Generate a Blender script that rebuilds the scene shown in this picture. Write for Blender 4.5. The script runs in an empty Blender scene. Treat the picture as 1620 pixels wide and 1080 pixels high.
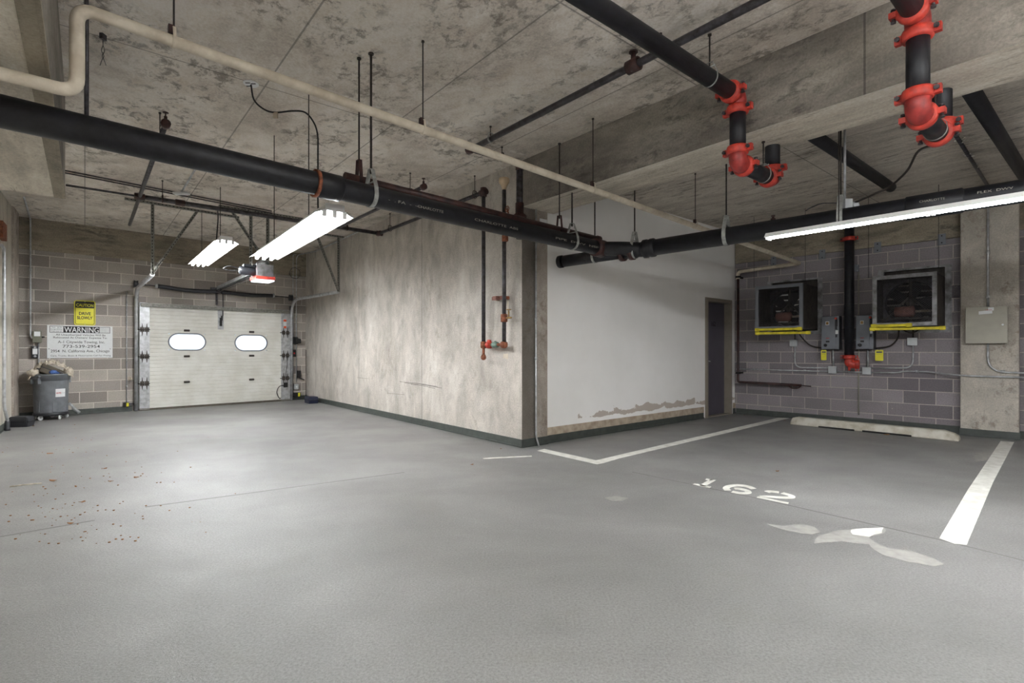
import bpy, math, random
from mathutils import Vector, Matrix
R = random.Random(7)
C = bpy.context.scene.collection
# ---------------------------------------------------------------- camera, world, exposure
F, CX, HY, EYE = 815.0, 810.0, 553.0, 1.2
CEIL, FCEIL, BEAM = 3.515, 3.41, 2.95
cd = bpy.data.cameras.new('camera'); cam = bpy.data.objects.new('camera', cd); C.objects.link(cam)
cam.location = (0, 0, EYE); cam.rotation_euler = (math.pi/2, 0, 0)
cd.sensor_width = 36; cd.lens = F/1620*36; cd.shift_y = (HY-540)/1620; cd.clip_start = 0.05
bpy.context.scene.camera = cam
W = bpy.data.worlds.new('daylight'); bpy.context.scene.world = W; W.use_nodes = True
bgn = W.node_tree.nodes['Background']; bgn.inputs[0].default_value = (0.80, 0.90, 1.0, 1); bgn.inputs[1].default_value = 0.6
vs = bpy.context.scene.view_settings
vs.view_transform = 'Standard'; vs.look = 'None'; vs.gamma = 1; vs.exposure = 1.6; vs.use_curve_mapping = False
TUBE_STRENGTH = 26.0

def ray(px, py): return Vector(((px-CX)/F, 1.0, (HY-py)/F))
def at_h(px, py, h):
    r = ray(px, py); t = (h-EYE)/r.z; return Vector((r.x*t, t, h))
def at_d(px, py, d):
    r = ray(px, py); return Vector((r.x*d, d, EYE+r.z*d))
class Frame:                                   # a vertical plane: u runs rightward, off comes out into the room
    def __init__(s, x, y, ux, uy):
        l = math.hypot(ux, uy); s.o = Vector((x, y, 0)); s.u = Vector((ux/l, uy/l, 0)); s.n = Vector((uy/l, -ux/l, 0))
        s.ang = math.atan2(uy, ux)
    def p(s, u, off=0, z=0): return s.o + s.u*u + s.n*off + Vector((0, 0, z))
    def hit(s, px, py, off=0):
        r = ray(px, py); c = s.n.dot(s.o) + off
        t = c/(s.n.x*r.x + s.n.y*r.y); q = r*t
        return (q - s.o).dot(s.u), EYE + q.z
    def at(s, px, py, off=0):
        u, z = s.hit(px, py, off); return s.p(u, off, z)
c1 = at_h(826, 708, 0); c0 = at_h(507.8, 636.7, 0)
CW = Frame(c1.x, c1.y, c1.x-c0.x, c1.y-c0.y)               # board-formed concrete wall, u<0 left of the corner
PW = Frame(c1.x, c1.y, -CW.u.y, CW.u.x)                    # pillar end and white wall
_d = at_h(212, 649.6, 0)
DW = Frame(_d.x, _d.y, 830/815, 1)                         # garage door wall
uc2 = PW.hit(1165, 600)[0]; c2 = PW.p(uc2)
RW = Frame(c2.x, c2.y, 783/815, -1)                        # right block wall
LW = Frame(-8.66, 9.06, -0.614, 0.789)                     # left wall

# ---------------------------------------------------------------- mesh building
class MB:
    def __init__(s): s.v = []; s.f = []; s.sm = []
    def add(s, vs_, fs, sm=False, M=None):
        b = len(s.v); s.v += [(M @ Vector(q)) if M else Vector(q) for q in vs_]
        s.f += [[b+i for i in q] for q in fs]; s.sm += [sm]*len(fs); return s
    def box(s, x0, x1, y0, y1, z0, z1, M=None):
        x0, x1 = min(x0, x1), max(x0, x1); y0, y1 = min(y0, y1), max(y0, y1); z0, z1 = min(z0, z1), max(z0, z1)
        v = [(x0,y0,z0),(x1,y0,z0),(x1,y1,z0),(x0,y1,z0),(x0,y0,z1),(x1,y0,z1),(x1,y1,z1),(x0,y1,z1)]
        return s.add(v, [(0,3,2,1),(4,5,6,7),(0,1,5,4),(1,2,6,5),(2,3,7,6),(3,0,4,7)], False, M)
    def tube(s, pts, r, seg=12, cap=True, sm=True):
        pts = [Vector(p) for p in pts]; n = len(pts); rs = r if isinstance(r, (list, tuple)) else [r]*n
        t0 = (pts[1]-pts[0]).normalized(); a = Vector((0,0,1)) if abs(t0.z) < .9 else Vector((1,0,0))
        nr = (a - t0*a.dot(t0)).normalized(); vv = []
        for i, p in enumerate(pts):
            if i == 0: t = t0
            elif i == n-1: t = (pts[-1]-pts[-2]).normalized()
            else: t = ((pts[i+1]-p).normalized() + (p-pts[i-1]).normalized()).normalized()
            nr = (nr - t*nr.dot(t)).normalized(); bi = t.cross(nr)
            for k in range(seg):
                g = 2*math.pi*k/seg; vv.append(p + (nr*math.cos(g) + bi*math.sin(g))*rs[i])
        ff = [(i*seg+k, i*seg+(k+1)%seg, (i+1)*seg+(k+1)%seg, (i+1)*seg+k) for i in range(n-1) for k in range(seg)]
        s.add(vv, ff, sm)
        if cap:
            b = len(s.v) - n*seg
            s.f += [[b+k for k in range(seg-1, -1, -1)], [b+(n-1)*seg+k for k in range(seg)]]; s.sm += [False, False]
        return s
    def lathe(s, prof, o, axis=(0,0,1), seg=20, sm=True, cap=True):          # prof: (radius, distance along axis)
        o = Vector(o); ax = Vector(axis).normalized(); a = Vector((0,0,1)) if abs(ax.z) < .9 else Vector((1,0,0))
        e1 = (a - ax*a.dot(ax)).normalized(); e2 = ax.cross(e1); vv = []
        for r, d in prof:
            for k in range(seg):
                g = 2*math.pi*k/seg; vv.append(o + ax*d + (e1*math.cos(g)+e2*math.sin(g))*max(r, 1e-4))
        n = len(prof)
        ff = [(i*seg+k, i*seg+(k+1)%seg, (i+1)*seg+(k+1)%seg, (i+1)*seg+k) for i in range(n-1) for k in range(seg)]
        s.add(vv, ff, sm); b = len(s.v) - n*seg
        if cap: s.f += [[b+k for k in range(seg-1, -1, -1)], [b+(n-1)*seg+k for k in range(seg)]]; s.sm += [False, False]
        return s
    def prism(s, poly, y0, y1, M=None):                             # polygon in x,z pushed along y
        n = len(poly); v = [(x, y0, z) for x, z in poly] + [(x, y1, z) for x, z in poly]
        f = [list(range(n)), list(range(2*n-1, n-1, -1))] + [(i, n+i, n+(i+1)%n, (i+1)%n) for i in range(n)]
        return s.add(v, f, False, M)
    def slab(s, poly, z0, z1):                                      # polygon in x,y pushed along z
        n = len(poly); v = [(x, y, z0) for x, y in poly] + [(x, y, z1) for x, y in poly]
        f = [list(range(n-1, -1, -1)), list(range(n, 2*n))] + [(i, (i+1)%n, n+(i+1)%n, n+i) for i in range(n)]
        return s.add(v, f)
    def ring(s, outer, inner, y0, y1, M=None):                      # plate with a hole, both loops same count, in x,z
        n = len(outer); v = []
        for y in (y0, y1):
            v += [(x, y, z) for x, z in outer] + [(x, y, z) for x, z in inner]
        f = []
        for i in range(n):
            j = (i+1) % n
            f += [(i, j, n+j, n+i), (2*n+i, 3*n+i, 3*n+j, 2*n+j), (i, 2*n+i, 2*n+j, j), (n+i, n+j, 3*n+j, 3*n+i)]
        return s.add(v, f, False, M)
    def bar(s, a, b, w, t, up=(0,0,1)):                             # rectangular bar from a to b, w across, t thick
        a, b = Vector(a), Vector(b); d = (b-a).normalized(); up = Vector(up)
        if abs(d.dot(up)) > .95: up = Vector((CW.u.x, CW.u.y, 0))
        e1 = d.cross(up).normalized(); e2 = e1.cross(d)
        v = []
        for q in (a, b):
            for i, j in ((-1,-1),(1,-1),(1,1),(-1,1)): v.append(q + e1*(i*w/2) + e2*(j*t/2))
        return s.add(v, [(0,1,2,3),(7,6,5,4),(0,4,5,1),(1,5,6,2),(2,6,7,3),(3,7,4,0)])
    def loop(s, pts2, ctr, axis, up, w, t):                         # closed strap around an axis
        ax = Vector(axis).normalized(); up = Vector(up); sd = up.cross(ax).normalized(); ctr = Vector(ctr)
        n = len(pts2); v = []
        for da in (-w/2, w/2):
            for k in (0, 1):
                for (x, z) in pts2:
                    l = math.hypot(x, z); q = 1 + k*t/l
                    v.append(ctr + ax*da + sd*(x*q) + up*(z*q))
        f = []
        for i in range(n):
            j = (i+1) % n
            f += [(i, n+i, n+j, j), (2*n+i, 2*n+j, 3*n+j, 3*n+i), (n+i, 3*n+i, 3*n+j, n+j), (i, j, 2*n+j, 2*n+i)]
        return s.add(v, f)
def fillet(pts, r, n=6):
    pts = [Vector(p) for p in pts]; out = [pts[0]]
    for i in range(1, len(pts)-1):
        a, b, c = pts[i-1], pts[i], pts[i+1]; d1 = (a-b); d2 = (c-b); l = min(r, d1.length*.48, d2.length*.48)
        p, q = b + d1.normalized()*l, b + d2.normalized()*l
        for k in range(n+1):
            t = k/n; out.append(p*(1-t)**2 + b*(2*t*(1-t)) + q*t*t)
    return out + [pts[-1]]
def smooth(pts, n=8):                                               # catmull-rom through the points
    P = [Vector(p) for p in pts]; P = [P[0]*2-P[1]] + P + [P[-1]*2-P[-2]]; out = []
    for i in range(1, len(P)-2):
        for k in range(n):
            t = k/n; a, b, c, d = P[i-1:i+3]
            out.append(0.5*((2*b) + (c-a)*t + (2*a-5*b+4*c-d)*t*t + (3*b-a-3*c+d)*t**3))
    return out + [P[-2]]
def circ(r, n=24, cx=0, cz=0, rz=None): return [(cx+r*math.cos(2*math.pi*k/n), cz+(rz or r)*math.sin(2*math.pi*k/n)) for k in range(n)]

def rootmat(o): return Matrix.Translation(o.location) @ Matrix.Rotation(o.rotation_euler.z, 4, 'Z')
def wmat(o):
    M = rootmat(o)
    return (wmat(o.parent) @ M) if o.parent else M
SPLIT = {'fitting': .01, 'elbow': .01, 'bolt': .01, 'winding_cone': .02, 'cable_drum': .02, 'wall_bracket': .03, 'screw': .002, 'slot': .002, 'push_button': .004, 'button': .004,
         'lamp_holder': .13, 'wire': .002, 'hub': .004, 'bracket': .01, 'rib': .002, 'bunched_fold': .01, 'roller_hinge': .02, 'drain_slot': .01, 'hanging_rod': .02, 'coupling': .02, 'end_cap': .01, 'chain': .004, 'handle': .01, 'printed_mark': .0, 'orange_mark': .002}
def split_mb(mb, gap):
    par = list(range(len(mb.v)))
    def find(a):
        while par[a] != a: par[a] = par[par[a]]; a = par[a]
        return a
    for f in mb.f:
        for i in f[1:]: par[find(i)] = find(f[0])
    comp = {}
    for i in range(len(mb.v)): comp.setdefault(find(i), []).append(i)
    G = []
    for c in comp.values():
        lo = [min(mb.v[i][k] for i in c) for k in range(3)]; hi = [max(mb.v[i][k] for i in c) for k in range(3)]; G.append([lo, hi, c])
    ch = True
    while ch:
        ch = False
        for i in range(len(G)):
            for j in range(i+1, len(G)):
                a, b = G[i], G[j]
                if all(a[0][k]-gap <= b[1][k] and b[0][k]-gap <= a[1][k] for k in range(3)):
                    G[i] = [[min(a[0][k], b[0][k]) for k in range(3)], [max(a[1][k], b[1][k]) for k in range(3)], a[2]+b[2]]; G.pop(j); ch = True; break
            if ch: break
    out = []
    for g in G:
        m = {v: k for k, v in enumerate(g[2])}; q = MB(); q.v = [mb.v[v] for v in g[2]]
        for f, s_ in zip(mb.f, mb.sm):
            if f[0] in m: q.f.append([m[i] for i in f]); q.sm.append(s_)
        out.append(q)
    return out
def obj(name, mb, mat, parent=None, world=False, bev=0, rot=None):
    if parent is not None and name in SPLIT and len(mb.v) > 8:
        L_ = split_mb(mb, SPLIT[name])
        if len(L_) > 1:
            return [obj1(name, q, mat, parent, world, bev, rot) for q in L_][0]
    return obj1(name, mb, mat, parent, world, bev, rot)
def obj1(name, mb, mat, parent=None, world=False, bev=0, rot=None):
    vv = [Vector(q) for q in mb.v]; loc = Vector((0,0,0)); ang = 0
    if parent is not None:
        if world:
            I = wmat(parent).inverted(); vv = [I @ q for q in vv]
    else:
        ang = rot or 0; I = Matrix.Rotation(-ang, 4, 'Z'); vv = [I @ q for q in vv]
        if rot is None:
            xs = [q.x for q in vv]; ys = [q.y for q in vv]; zs = [q.z for q in vv]
            loc = Vector(((min(xs)+max(xs))/2, (min(ys)+max(ys))/2, min(zs)))
            vv = [q-loc for q in vv]
    me = bpy.data.meshes.new(name); me.from_pydata([tuple(q) for q in vv], [], mb.f)
    me.polygons.foreach_set('use_smooth', mb.sm); me.update()
    import bmesh
    bm = bmesh.new(); bm.from_mesh(me); bmesh.ops.recalc_face_normals(bm, faces=bm.faces); bm.to_mesh(me); bm.free()
    me.materials.append(mat); o = bpy.data.objects.new(name, me); C.objects.link(o)
    o.location = loc; o.rotation_euler = (0, 0, ang)
    if parent is not None: o.parent = parent
    if bev:
        m = o.modifiers.new('bevel', 'BEVEL'); m.width = bev; m.segments = 2; m.limit_method = 'ANGLE'
    return o
def tag(o, label=None, cat=None, group=None, kind=None):
    if label: o['label'] = label
    if cat: o['category'] = cat
    if group: o['group'] = group
    if kind: o['kind'] = kind
    return o
def thing(name, label, cat, loc, ang=0, group=None, kind=None):
    o = bpy.data.objects.new(name, None); C.objects.link(o); o.empty_display_size = .1
    o.location = Vector(loc); o.rotation_euler = (0, 0, ang)
    return tag(o, label, cat, group, kind)
def struct(name, mb, mat, label=None, cat=None, rot=None, bev=0):
    o = obj(name, mb, mat, rot=rot, bev=bev); return tag(o, label, cat, None, 'structure')
def fobj(name, fr, mb, mat, **k):                                   # mesh given in frame coords (u, -off, z), object sits on the frame
    o = obj(name, mb, mat, rot=0, **k); o.location = fr.o; o.rotation_euler = (0, 0, fr.ang); return o
def text(mb, s, x, z, h, w=None, y=0, depth=.0012, M=None, bold=0, align='C', mirror=False):
    cu = bpy.data.curves.new('t', 'FONT'); cu.body = s; cu.size = 1; cu.offset = bold
    o = bpy.data.objects.new('t', cu); C.objects.link(o); dg = bpy.context.evaluated_depsgraph_get()
    me = bpy.data.meshes.new_from_object(o.evaluated_get(dg)); vv = [v.co.copy() for v in me.vertices]; ff = [list(p.vertices) for p in me.polygons]
    bpy.data.objects.remove(o); bpy.data.curves.remove(cu); bpy.data.meshes.remove(me)
    if not vv: return
    x0, x1 = min(v.x for v in vv), max(v.x for v in vv); y1 = .73
    sz = h/y1; sx = (w/(x1-x0)) if w else sz
    wd = (x1-x0)*sx; ox = x - (wd/2 if align == 'C' else 0)
    n = len(vv); P = [(ox+(v.x-x0)*sx, y-depth, z+v.y*sz) for v in vv]
    mb.add(P, ff, False, M)

# ---------------------------------------------------------------- materials
def newmat(name):
    m = bpy.data.materials.new(name); m.use_nodes = True; nt = m.node_tree; b = nt.nodes['Principled BSDF']; return m, nt, b
def N(nt, t, **k):
    n = nt.nodes.new(t)
    for a, v in k.items():
        if a.startswith('i_'): n.inputs[a[2:].replace('_', ' ')].default_value = v
        else: setattr(n, a, v)
    return n
def lin(c): return tuple((v/255/12.92 if v/255 <= .04045 else ((v/255+.055)/1.055)**2.4) for v in c) + (1,)
def mixc(nt, fac, a, b, mode='MIX'):
    m = nt.nodes.new('ShaderNodeMix'); m.data_type = 'RGBA'; m.blend_type = mode
    for sock, val in ((m.inputs[0], fac), (m.inputs[6], a), (m.inputs[7], b)):
        if hasattr(val, 'links'): nt.links.new(val, sock)
        else: sock.default_value = val
    return m.outputs[2]
def ramp(nt, src, stops):
    r = nt.nodes.new('ShaderNodeValToRGB'); nt.links.new(src, r.inputs[0]); e = r.color_ramp.elements
    while len(e) < len(stops): e.new(.5)
    for i, (p, c) in enumerate(stops): e[i].position = p; e[i].color = c if len(c) == 4 else lin(c)
    return r.outputs[0]
G0, G1 = (0,0,0,1), (1,1,1,1)
def coords(nt, scale=(1,1,1), rot=(0,0,0), loc=(0,0,0)):
    tc = N(nt, 'ShaderNodeTexCoord'); mp = N(nt, 'ShaderNodeMapping'); nt.links.new(tc.outputs['Object'], mp.inputs[0])
    mp.inputs['Scale'].default_value = scale; mp.inputs['Rotation'].default_value = rot; mp.inputs['Location'].default_value = loc
    return mp.outputs[0]
def noise(nt, vec, sc, det=6, rough=.6, dist=0):
    n = N(nt, 'ShaderNodeTexNoise'); n.inputs['Scale'].default_value = sc; n.inputs['Detail'].default_value = det
    n.inputs['Roughness'].default_value = rough; n.inputs['Distortion'].default_value = dist
    nt.links.new(vec, n.inputs['Vector']); return n.outputs[0]
def bump(nt, b, h, st=.3, dist=.01):
    n = N(nt, 'ShaderNodeBump'); n.inputs['Strength'].default_value = st; n.inputs['Distance'].default_value = dist
    nt.links.new(h, n.inputs['Height']); nt.links.new(n.outputs[0], b.inputs['Normal'])
def plain(name, rgb, rough=.5, metal=0, var=.12, sc=25, spec=None, dark=None):
    m, nt, b = newmat(name); c = lin(rgb); v = coords(nt)
    n = noise(nt, v, sc, 4); d = dark and lin(dark) or tuple(x*(1-var*2.2) for x in c[:3])+(1,)
    r = ramp(nt, n, [(.35, d), (.62, c)]); nt.links.new(r, b.inputs['Base Color'])
    b.inputs['Roughness'].default_value = rough; b.inputs['Metallic'].default_value = metal
    return m
def math_(nt, op, a, b_=None, clamp=False):
    n = N(nt, 'ShaderNodeMath', operation=op); n.use_clamp = clamp
    for i, q in enumerate((a, b_)):
        if q is None: continue
        if hasattr(q, 'links'): nt.links.new(q, n.inputs[i])
        else: n.inputs[i].default_value = q
    return n.outputs[0]
def concrete(name, base, dark, light, stretch=(1,1,1), blot=(.52,.62), joints=None, rough=.85, streak=None, amount=.75, stain=None, efflo=None, pcut=(.42,.6)):
    m, nt, b = newmat(name); v = coords(nt, stretch); v1 = coords(nt)
    big = noise(nt, v, .9, 8, .62, .4); c = ramp(nt, big, [(.30, dark), (.48, base), (.72, light)])
    v2 = coords(nt, stretch, loc=(7, 3, 5)); fine = noise(nt, v2, 7, 10, .75, .3)
    patch = noise(nt, coords(nt, loc=(3,9,1)), 1.3, 3, .5)
    msk = math_(nt, 'MULTIPLY', ramp(nt, fine, [(blot[0], G0), (blot[1], G1)]), ramp(nt, patch, [(pcut[0], G0), (pcut[1], G1)]))
    msk = math_(nt, 'MULTIPLY', msk, amount)
    c = mixc(nt, msk, c, lin(stain or tuple(x*.52 for x in dark)))
    md_ = noise(nt, coords(nt, stretch, loc=(2,8,3)), 3.2, 9, .7, .6); c = mixc(nt, .55, c, ramp(nt, md_, [(.32, (.30,.30,.30,1)), (.68, (.70,.70,.70,1))]), 'OVERLAY')
    if efflo is not None:
        sx_ = N(nt, 'ShaderNodeSeparateXYZ'); nt.links.new(v1, sx_.inputs[0]); wob = math_(nt, 'MULTIPLY', noise(nt, v1, 2.5, 4), .12)
        dd_ = math_(nt, 'ABSOLUTE', math_(nt, 'SUBTRACT', math_(nt, 'ADD', sx_.outputs[0], wob), efflo+.06))
        mk = math_(nt, 'MULTIPLY', ramp(nt, dd_, [(.0, G1), (.045, G0)]), ramp(nt, noise(nt, v1, 9, 6, .7), [(.42, G0), (.58, G1)])); c = mixc(nt, math_(nt, 'MULTIPLY', mk, .7), c, lin((232,228,220)))
    gr = noise(nt, v1, 55, 6, .7); c = mixc(nt, .5, c, ramp(nt, gr, [(.3, (.25,.25,.25,1)), (.7, (.75,.75,.75,1))]), 'OVERLAY')
    if joints:
        w, h, rx = joints; br = N(nt, 'ShaderNodeTexBrick'); br.offset = 0; br.inputs['Scale'].default_value = 1
        br.inputs['Mortar Size'].default_value = .009; br.inputs['Mortar Smooth'].default_value = .5; br.inputs['Brick Width'].default_value = w; br.inputs['Row Height'].default_value = h
        nt.links.new(coords(nt, rot=rx), br.inputs['Vector']); f = br.outputs['Fac']
        c = mixc(nt, math_(nt, 'MULTIPLY', f, .6), c, lin(tuple(x*.5 for x in dark)))
    nt.links.new(c, b.inputs['Base Color']); b.inputs['Roughness'].default_value = rough
    bump(nt, b, fine, .25, .01)
    return m, nt, b, c
def blocks(name, c1_, c2_, mort, bw, bh, ox, oz, upper=None, uz=0, sc=(0,0,0)):
    m, nt, b = newmat(name); v = coords(nt, rot=(-math.pi/2, 0, 0), loc=(ox, oz, 0))
    def br(bl, ca, cb, mo, sd):
        n = N(nt, 'ShaderNodeTexBrick'); n.offset = .5; n.inputs['Scale'].default_value = 1; n.inputs['Mortar Size'].default_value = .006
        n.inputs['Mortar Smooth'].default_value = .15; n.inputs['Brick Width'].default_value = bw; n.inputs['Row Height'].default_value = bh; n.inputs['Bias'].default_value = bl
        n.inputs['Color1'].default_value = lin(ca); n.inputs['Color2'].default_value = lin(cb); n.inputs['Mortar'].default_value = lin(mo)
        nt.links.new(v, n.inputs['Vector']); return n
    n1 = br(0, c1_, c2_, mort, 0); c = n1.outputs['Color']
    v1 = coords(nt); g = noise(nt, v1, 60, 6, .75)
    c = mixc(nt, .45, c, ramp(nt, g, [(.3, (.22,.22,.22,1)), (.7, (.78,.78,.78,1))]), 'OVERLAY')
    st = noise(nt, v1, 1.6, 6, .6); c = mixc(nt, math_(nt, 'MULTIPLY', ramp(nt, st, [(.45, G0), (.7, G1)]), .25), c, lin(tuple(x*.6 for x in c1_)))
    sp = noise(nt, v1, 16, 3, .5); c = mixc(nt, ramp(nt, sp, [(.74, G0), (.77, G1)]), c, lin(mort))
    nt.links.new(c, b.inputs['Base Color']); b.inputs['Roughness'].default_value = .9
    hgt = math_(nt, 'ADD', math_(nt, 'MULTIPLY', n1.outputs['Fac'], -1.0), math_(nt, 'MULTIPLY', g, .5))
    bump(nt, b, hgt, .5, .006)
    return m
M = {}
M['ceil'], nt, b, c = concrete('ceiling_concrete', (206,197,186), (174,165,153), (228,221,210), (1,1.25,1), (.50,.60), (2.44,1.22,(0,0,0)), amount=.75, stain=(108,100,90), efflo=(at_h(690,200,CEIL).dot(CW.u)), pcut=(.40,.56))
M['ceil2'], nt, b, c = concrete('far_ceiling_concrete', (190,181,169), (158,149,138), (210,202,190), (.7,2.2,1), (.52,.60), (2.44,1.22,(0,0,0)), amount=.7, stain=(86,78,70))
M['beam_side'], nt, b, c = concrete('beam_face_concrete', (122,115,106), (92,86,79), (152,145,134), (.8,1,1.8), (.50,.60), (3.6,9.0,(-math.pi/2,0,0)), amount=.55)  # dark smooth concrete, with the face's shade also put into the colour
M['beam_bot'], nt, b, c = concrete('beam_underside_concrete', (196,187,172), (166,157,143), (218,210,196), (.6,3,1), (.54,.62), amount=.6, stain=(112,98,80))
M['wallc'], nt, b, c = concrete('board_formed_concrete', (182,175,166), (154,147,138), (206,200,192), (1.4,1.4,.75), (.53,.63), (2.44,9,(-math.pi/2,0,0)), amount=.4, stain=(120,110,92))
M['pillar'], nt, b, c = concrete('pillar_concrete', (158,148,138), (122,113,103), (186,177,166), (1,1,.8), (.5,.6), amount=.6, stain=(105,90,78))
M['column'], nt, b, c = concrete('column_concrete', (170,163,152), (140,133,122), (192,186,176), (1,1,.8), (.52,.6), amount=.6, stain=(108,92,78))
M['header'], nt, b, c = concrete('header_concrete', (138,128,112), (100,93,80), (166,156,136), (.6,1,2.2), (.50,.6), amount=.6)
M['leftwall'], nt, b, c = concrete('left_wall_concrete', (186,180,168), (156,150,136), (208,203,190), (2.5,1,.4), (.52,.62), amount=.6, stain=(128,112,92))
M['block_l'] = blocks('light_grey_block', (182,174,165), (136,129,123), (216,209,198), .4115, .2058, 0, 0)
M['block_r'] = blocks('dark_grey_block', (150,143,146), (112,106,110), (186,176,168), .39, .195, 0, .008)
# white painted wall with peeling near the floor
m, nt, b = newmat('white_wall_paint'); v = coords(nt); n1 = noise(nt, coords(nt, (1,1,1.6)), 3.2, 6, .6); sep = N(nt, 'ShaderNodeSeparateXYZ'); nt.links.new(v, sep.inputs[0])
hz = N(nt, 'ShaderNodeMapRange'); nt.links.new(sep.outputs[2], hz.inputs[0])
for i, q in enumerate((.3, .55, .10, -.5)): hz.inputs[i+1].default_value = q
hx = N(nt, 'ShaderNodeMapRange'); nt.links.new(sep.outputs[0], hx.inputs[0])
for i, q in enumerate((.7, 1.6, -.3, 0.0)): hx.inputs[i+1].default_value = q
hl = N(nt, 'ShaderNodeMapRange'); nt.links.new(sep.outputs[2], hl.inputs[0])
for i, q in enumerate((.2, .27, -.5, 0.0)): hl.inputs[i+1].default_value = q
pm = math_(nt, 'ADD', math_(nt, 'ADD', n1, hz.outputs[0]), math_(nt, 'ADD', hx.outputs[0], hl.outputs[0]))
pm = ramp(nt, pm, [(.505, G0), (.511, G1)])
big = noise(nt, v, .7, 4); wc = ramp(nt, big, [(.35, (238,237,234)), (.65, (247,246,244))]); wc = mixc(nt, pm, wc, lin((192,182,172)))
nt.links.new(wc, b.inputs['Base Color']); b.inputs['Roughness'].default_value = .7; M['white'] = m
# painted floor
m, nt, b = newmat('painted_floor'); v = coords(nt); big = noise(nt, coords(nt, (.7, 1, 1)), .8, 8, .6, .5)
fc = ramp(nt, big, [(.28, (112,111,109)), (.5, (125,124,122)), (.74, (142,141,139))])
sp = noise(nt, v, 85, 5, .8); fc = mixc(nt, .6, fc, ramp(nt, sp, [(.34, (.22,.22,.22,1)), (.66, (.80,.80,.80,1))]), 'OVERLAY')
w = N(nt, 'ShaderNodeTexNoise'); nt.links.new(coords(nt, (.6, 2.2, 1)), w.inputs['Vector']); w.inputs['Scale'].default_value = 1.3; w.inputs['Detail'].default_value = 8
fc = mixc(nt, math_(nt, 'MULTIPLY', ramp(nt, w.outputs[0], [(.52, G0), (.75, G1)]), .22), fc, lin((98,98,95)))
dt = noise(nt, coords(nt, loc=(11,4,0)), 2.1, 5, .6); fc = mixc(nt, math_(nt, 'MULTIPLY', ramp(nt, dt, [(.6, G0), (.75, G1)]), .3), fc, lin((108,107,96)))
nt.links.new(fc, b.inputs['Base Color']); rr = ramp(nt, noise(nt, v, 1.1, 5), [(.3, (.34,.34,.34,1)), (.7, (.52,.52,.52,1))]); nt.links.new(rr, b.inputs['Roughness'])
bump(nt, b, noise(nt, v, 130, 5, .7), .7, .004); M['floor'] = m
M['base'] = plain('dark_base_paint', (70,75,71), .5, 0, .12, 12)
M['line'] = plain('white_line_paint', (232,231,224), .6, 0, .05, 9, dark=(205,203,194))
M['patch'] = plain('worn_floor_patch', (160,158,152), .6, 0, .05, 14, dark=(142,140,136)); M['joint'] = plain('floor_joint', (112,111,108), .6, 0, .05, 20); M['fanframe'] = plain('weathered_zinc', (150,150,152), .5, .3, .15, 9, dark=(96,94,92))
M['black'] = plain('black_cast_iron', (30,30,36), .5, .1, .2, 14, dark=(17,17,20))
M['blackmark'] = plain('pale_stencil_ink', (150,146,136), .6)
M['abs'] = plain('dark_brown_iron', (74,46,42), .45, .2, .2, 10, dark=(40,27,27))
M['steel'] = plain('grey_steel_pipe', (84,82,86), .4, .5, .15, 20, dark=(56,52,52))
M['galv'] = plain('galvanised_metal', (198,200,202), .4, .5, .12, 12, dark=(160,161,162))
M['strap'] = plain('galvanised_strap', (168,170,166), .5, .3, .1, 18, dark=(130,130,126))
M['perf'] = plain('zinc_angle', (146,145,138), .5, .3, .15, 30, dark=(108,107,100))
M['hole'] = plain('dark_recess', (30,29,28), .9)
M['rust'] = plain('rusty_fitting', (150,88,60), .75, .1, .2, 30, dark=(96,56,40))
M['clampc'] = plain('pinkish_rust', (150,104,92), .7, .1, .15, 30)
M['rod'] = plain('dark_threaded_rod', (60,54,50), .6, .4, .15, 20)
M['red'] = plain('red_coupling', (204,66,50), .5, .0, .15, 14, dark=(150,44,36)); M['red2'] = plain('dark_red_elbow', (168,54,48), .45, .0, .15, 14, dark=(120,36,34))
M['white_ins'] = plain('cream_insulation', (212,202,184), .75, 0, .08, 8, dark=(186,174,155))
M['cream'] = plain('cream_plastic', (206,182,150), .5, 0, .08)
M['verd'] = plain('verdigris_brass', (120,142,130), .6, .3, .15)
M['brass'] = plain('dull_brass', (164,130,78), .5, .6, .15)
M['bar'] = plain('yellow_foam', (222,206,40), .6, 0, .1, 10, dark=(180,164,36))
M['ymet'] = plain('yellow_sign', (228,220,50), .45, 0, .03)
M['wsign'] = plain('white_sign', (226,228,228), .45, 0, .02)
M['ink'] = plain('black_ink', (26,26,26), .6)
M['rink'] = plain('red_ink', (190,40,40), .6)
M['greyink'] = plain('grey_ink', (120,120,122), .6)
M['grey_pl'] = plain('grey_plastic', (112,116,120), .5, 0, .08, 8, dark=(96,99,103))
M['dark_pl'] = plain('dark_plastic', (44,45,50), .45, 0, .1, 14)
M['blue_pl'] = plain('blue_black_plastic', (36,42,66), .4, 0, .1, 14)
M['box_g'] = plain('grey_enamel', (118,121,128), .45, .1, .05, 6)
M['box_d'] = plain('dark_grey_enamel', (52,53,58), .5, .1, .05, 6)
M['box_b'] = plain('beige_enamel', (166,162,148), .5, .05, .05, 5)
M['box_o'] = plain('olive_enamel', (110,112,96), .55, .1, .08, 10)
M['lbox'] = plain('pale_grey_box', (186,190,192), .45, .2, .06, 12)
M['doorw'] = plain('ivory_door_steel', (230,229,222), .5, 0, .04, 3, dark=(216,214,204))
M['seam'] = plain('dark_door_seam', (120,114,102), .7)
M['tarp'] = plain('cream_canvas', (208,198,182), .85, 0, .12, 20, dark=(166,154,136))
M['case'] = plain('brown_case', (84,76,62), .7, 0, .15, 14)
M['blue'] = plain('blue_cloth', (70,104,168), .8, 0, .15, 14)
M['door_g'] = plain('purple_grey_door', (84,80,90), .45, 0, .05, 4)
M['frame_t'] = plain('taupe_door_frame', (140,132,120), .5, 0, .06, 8)
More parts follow.
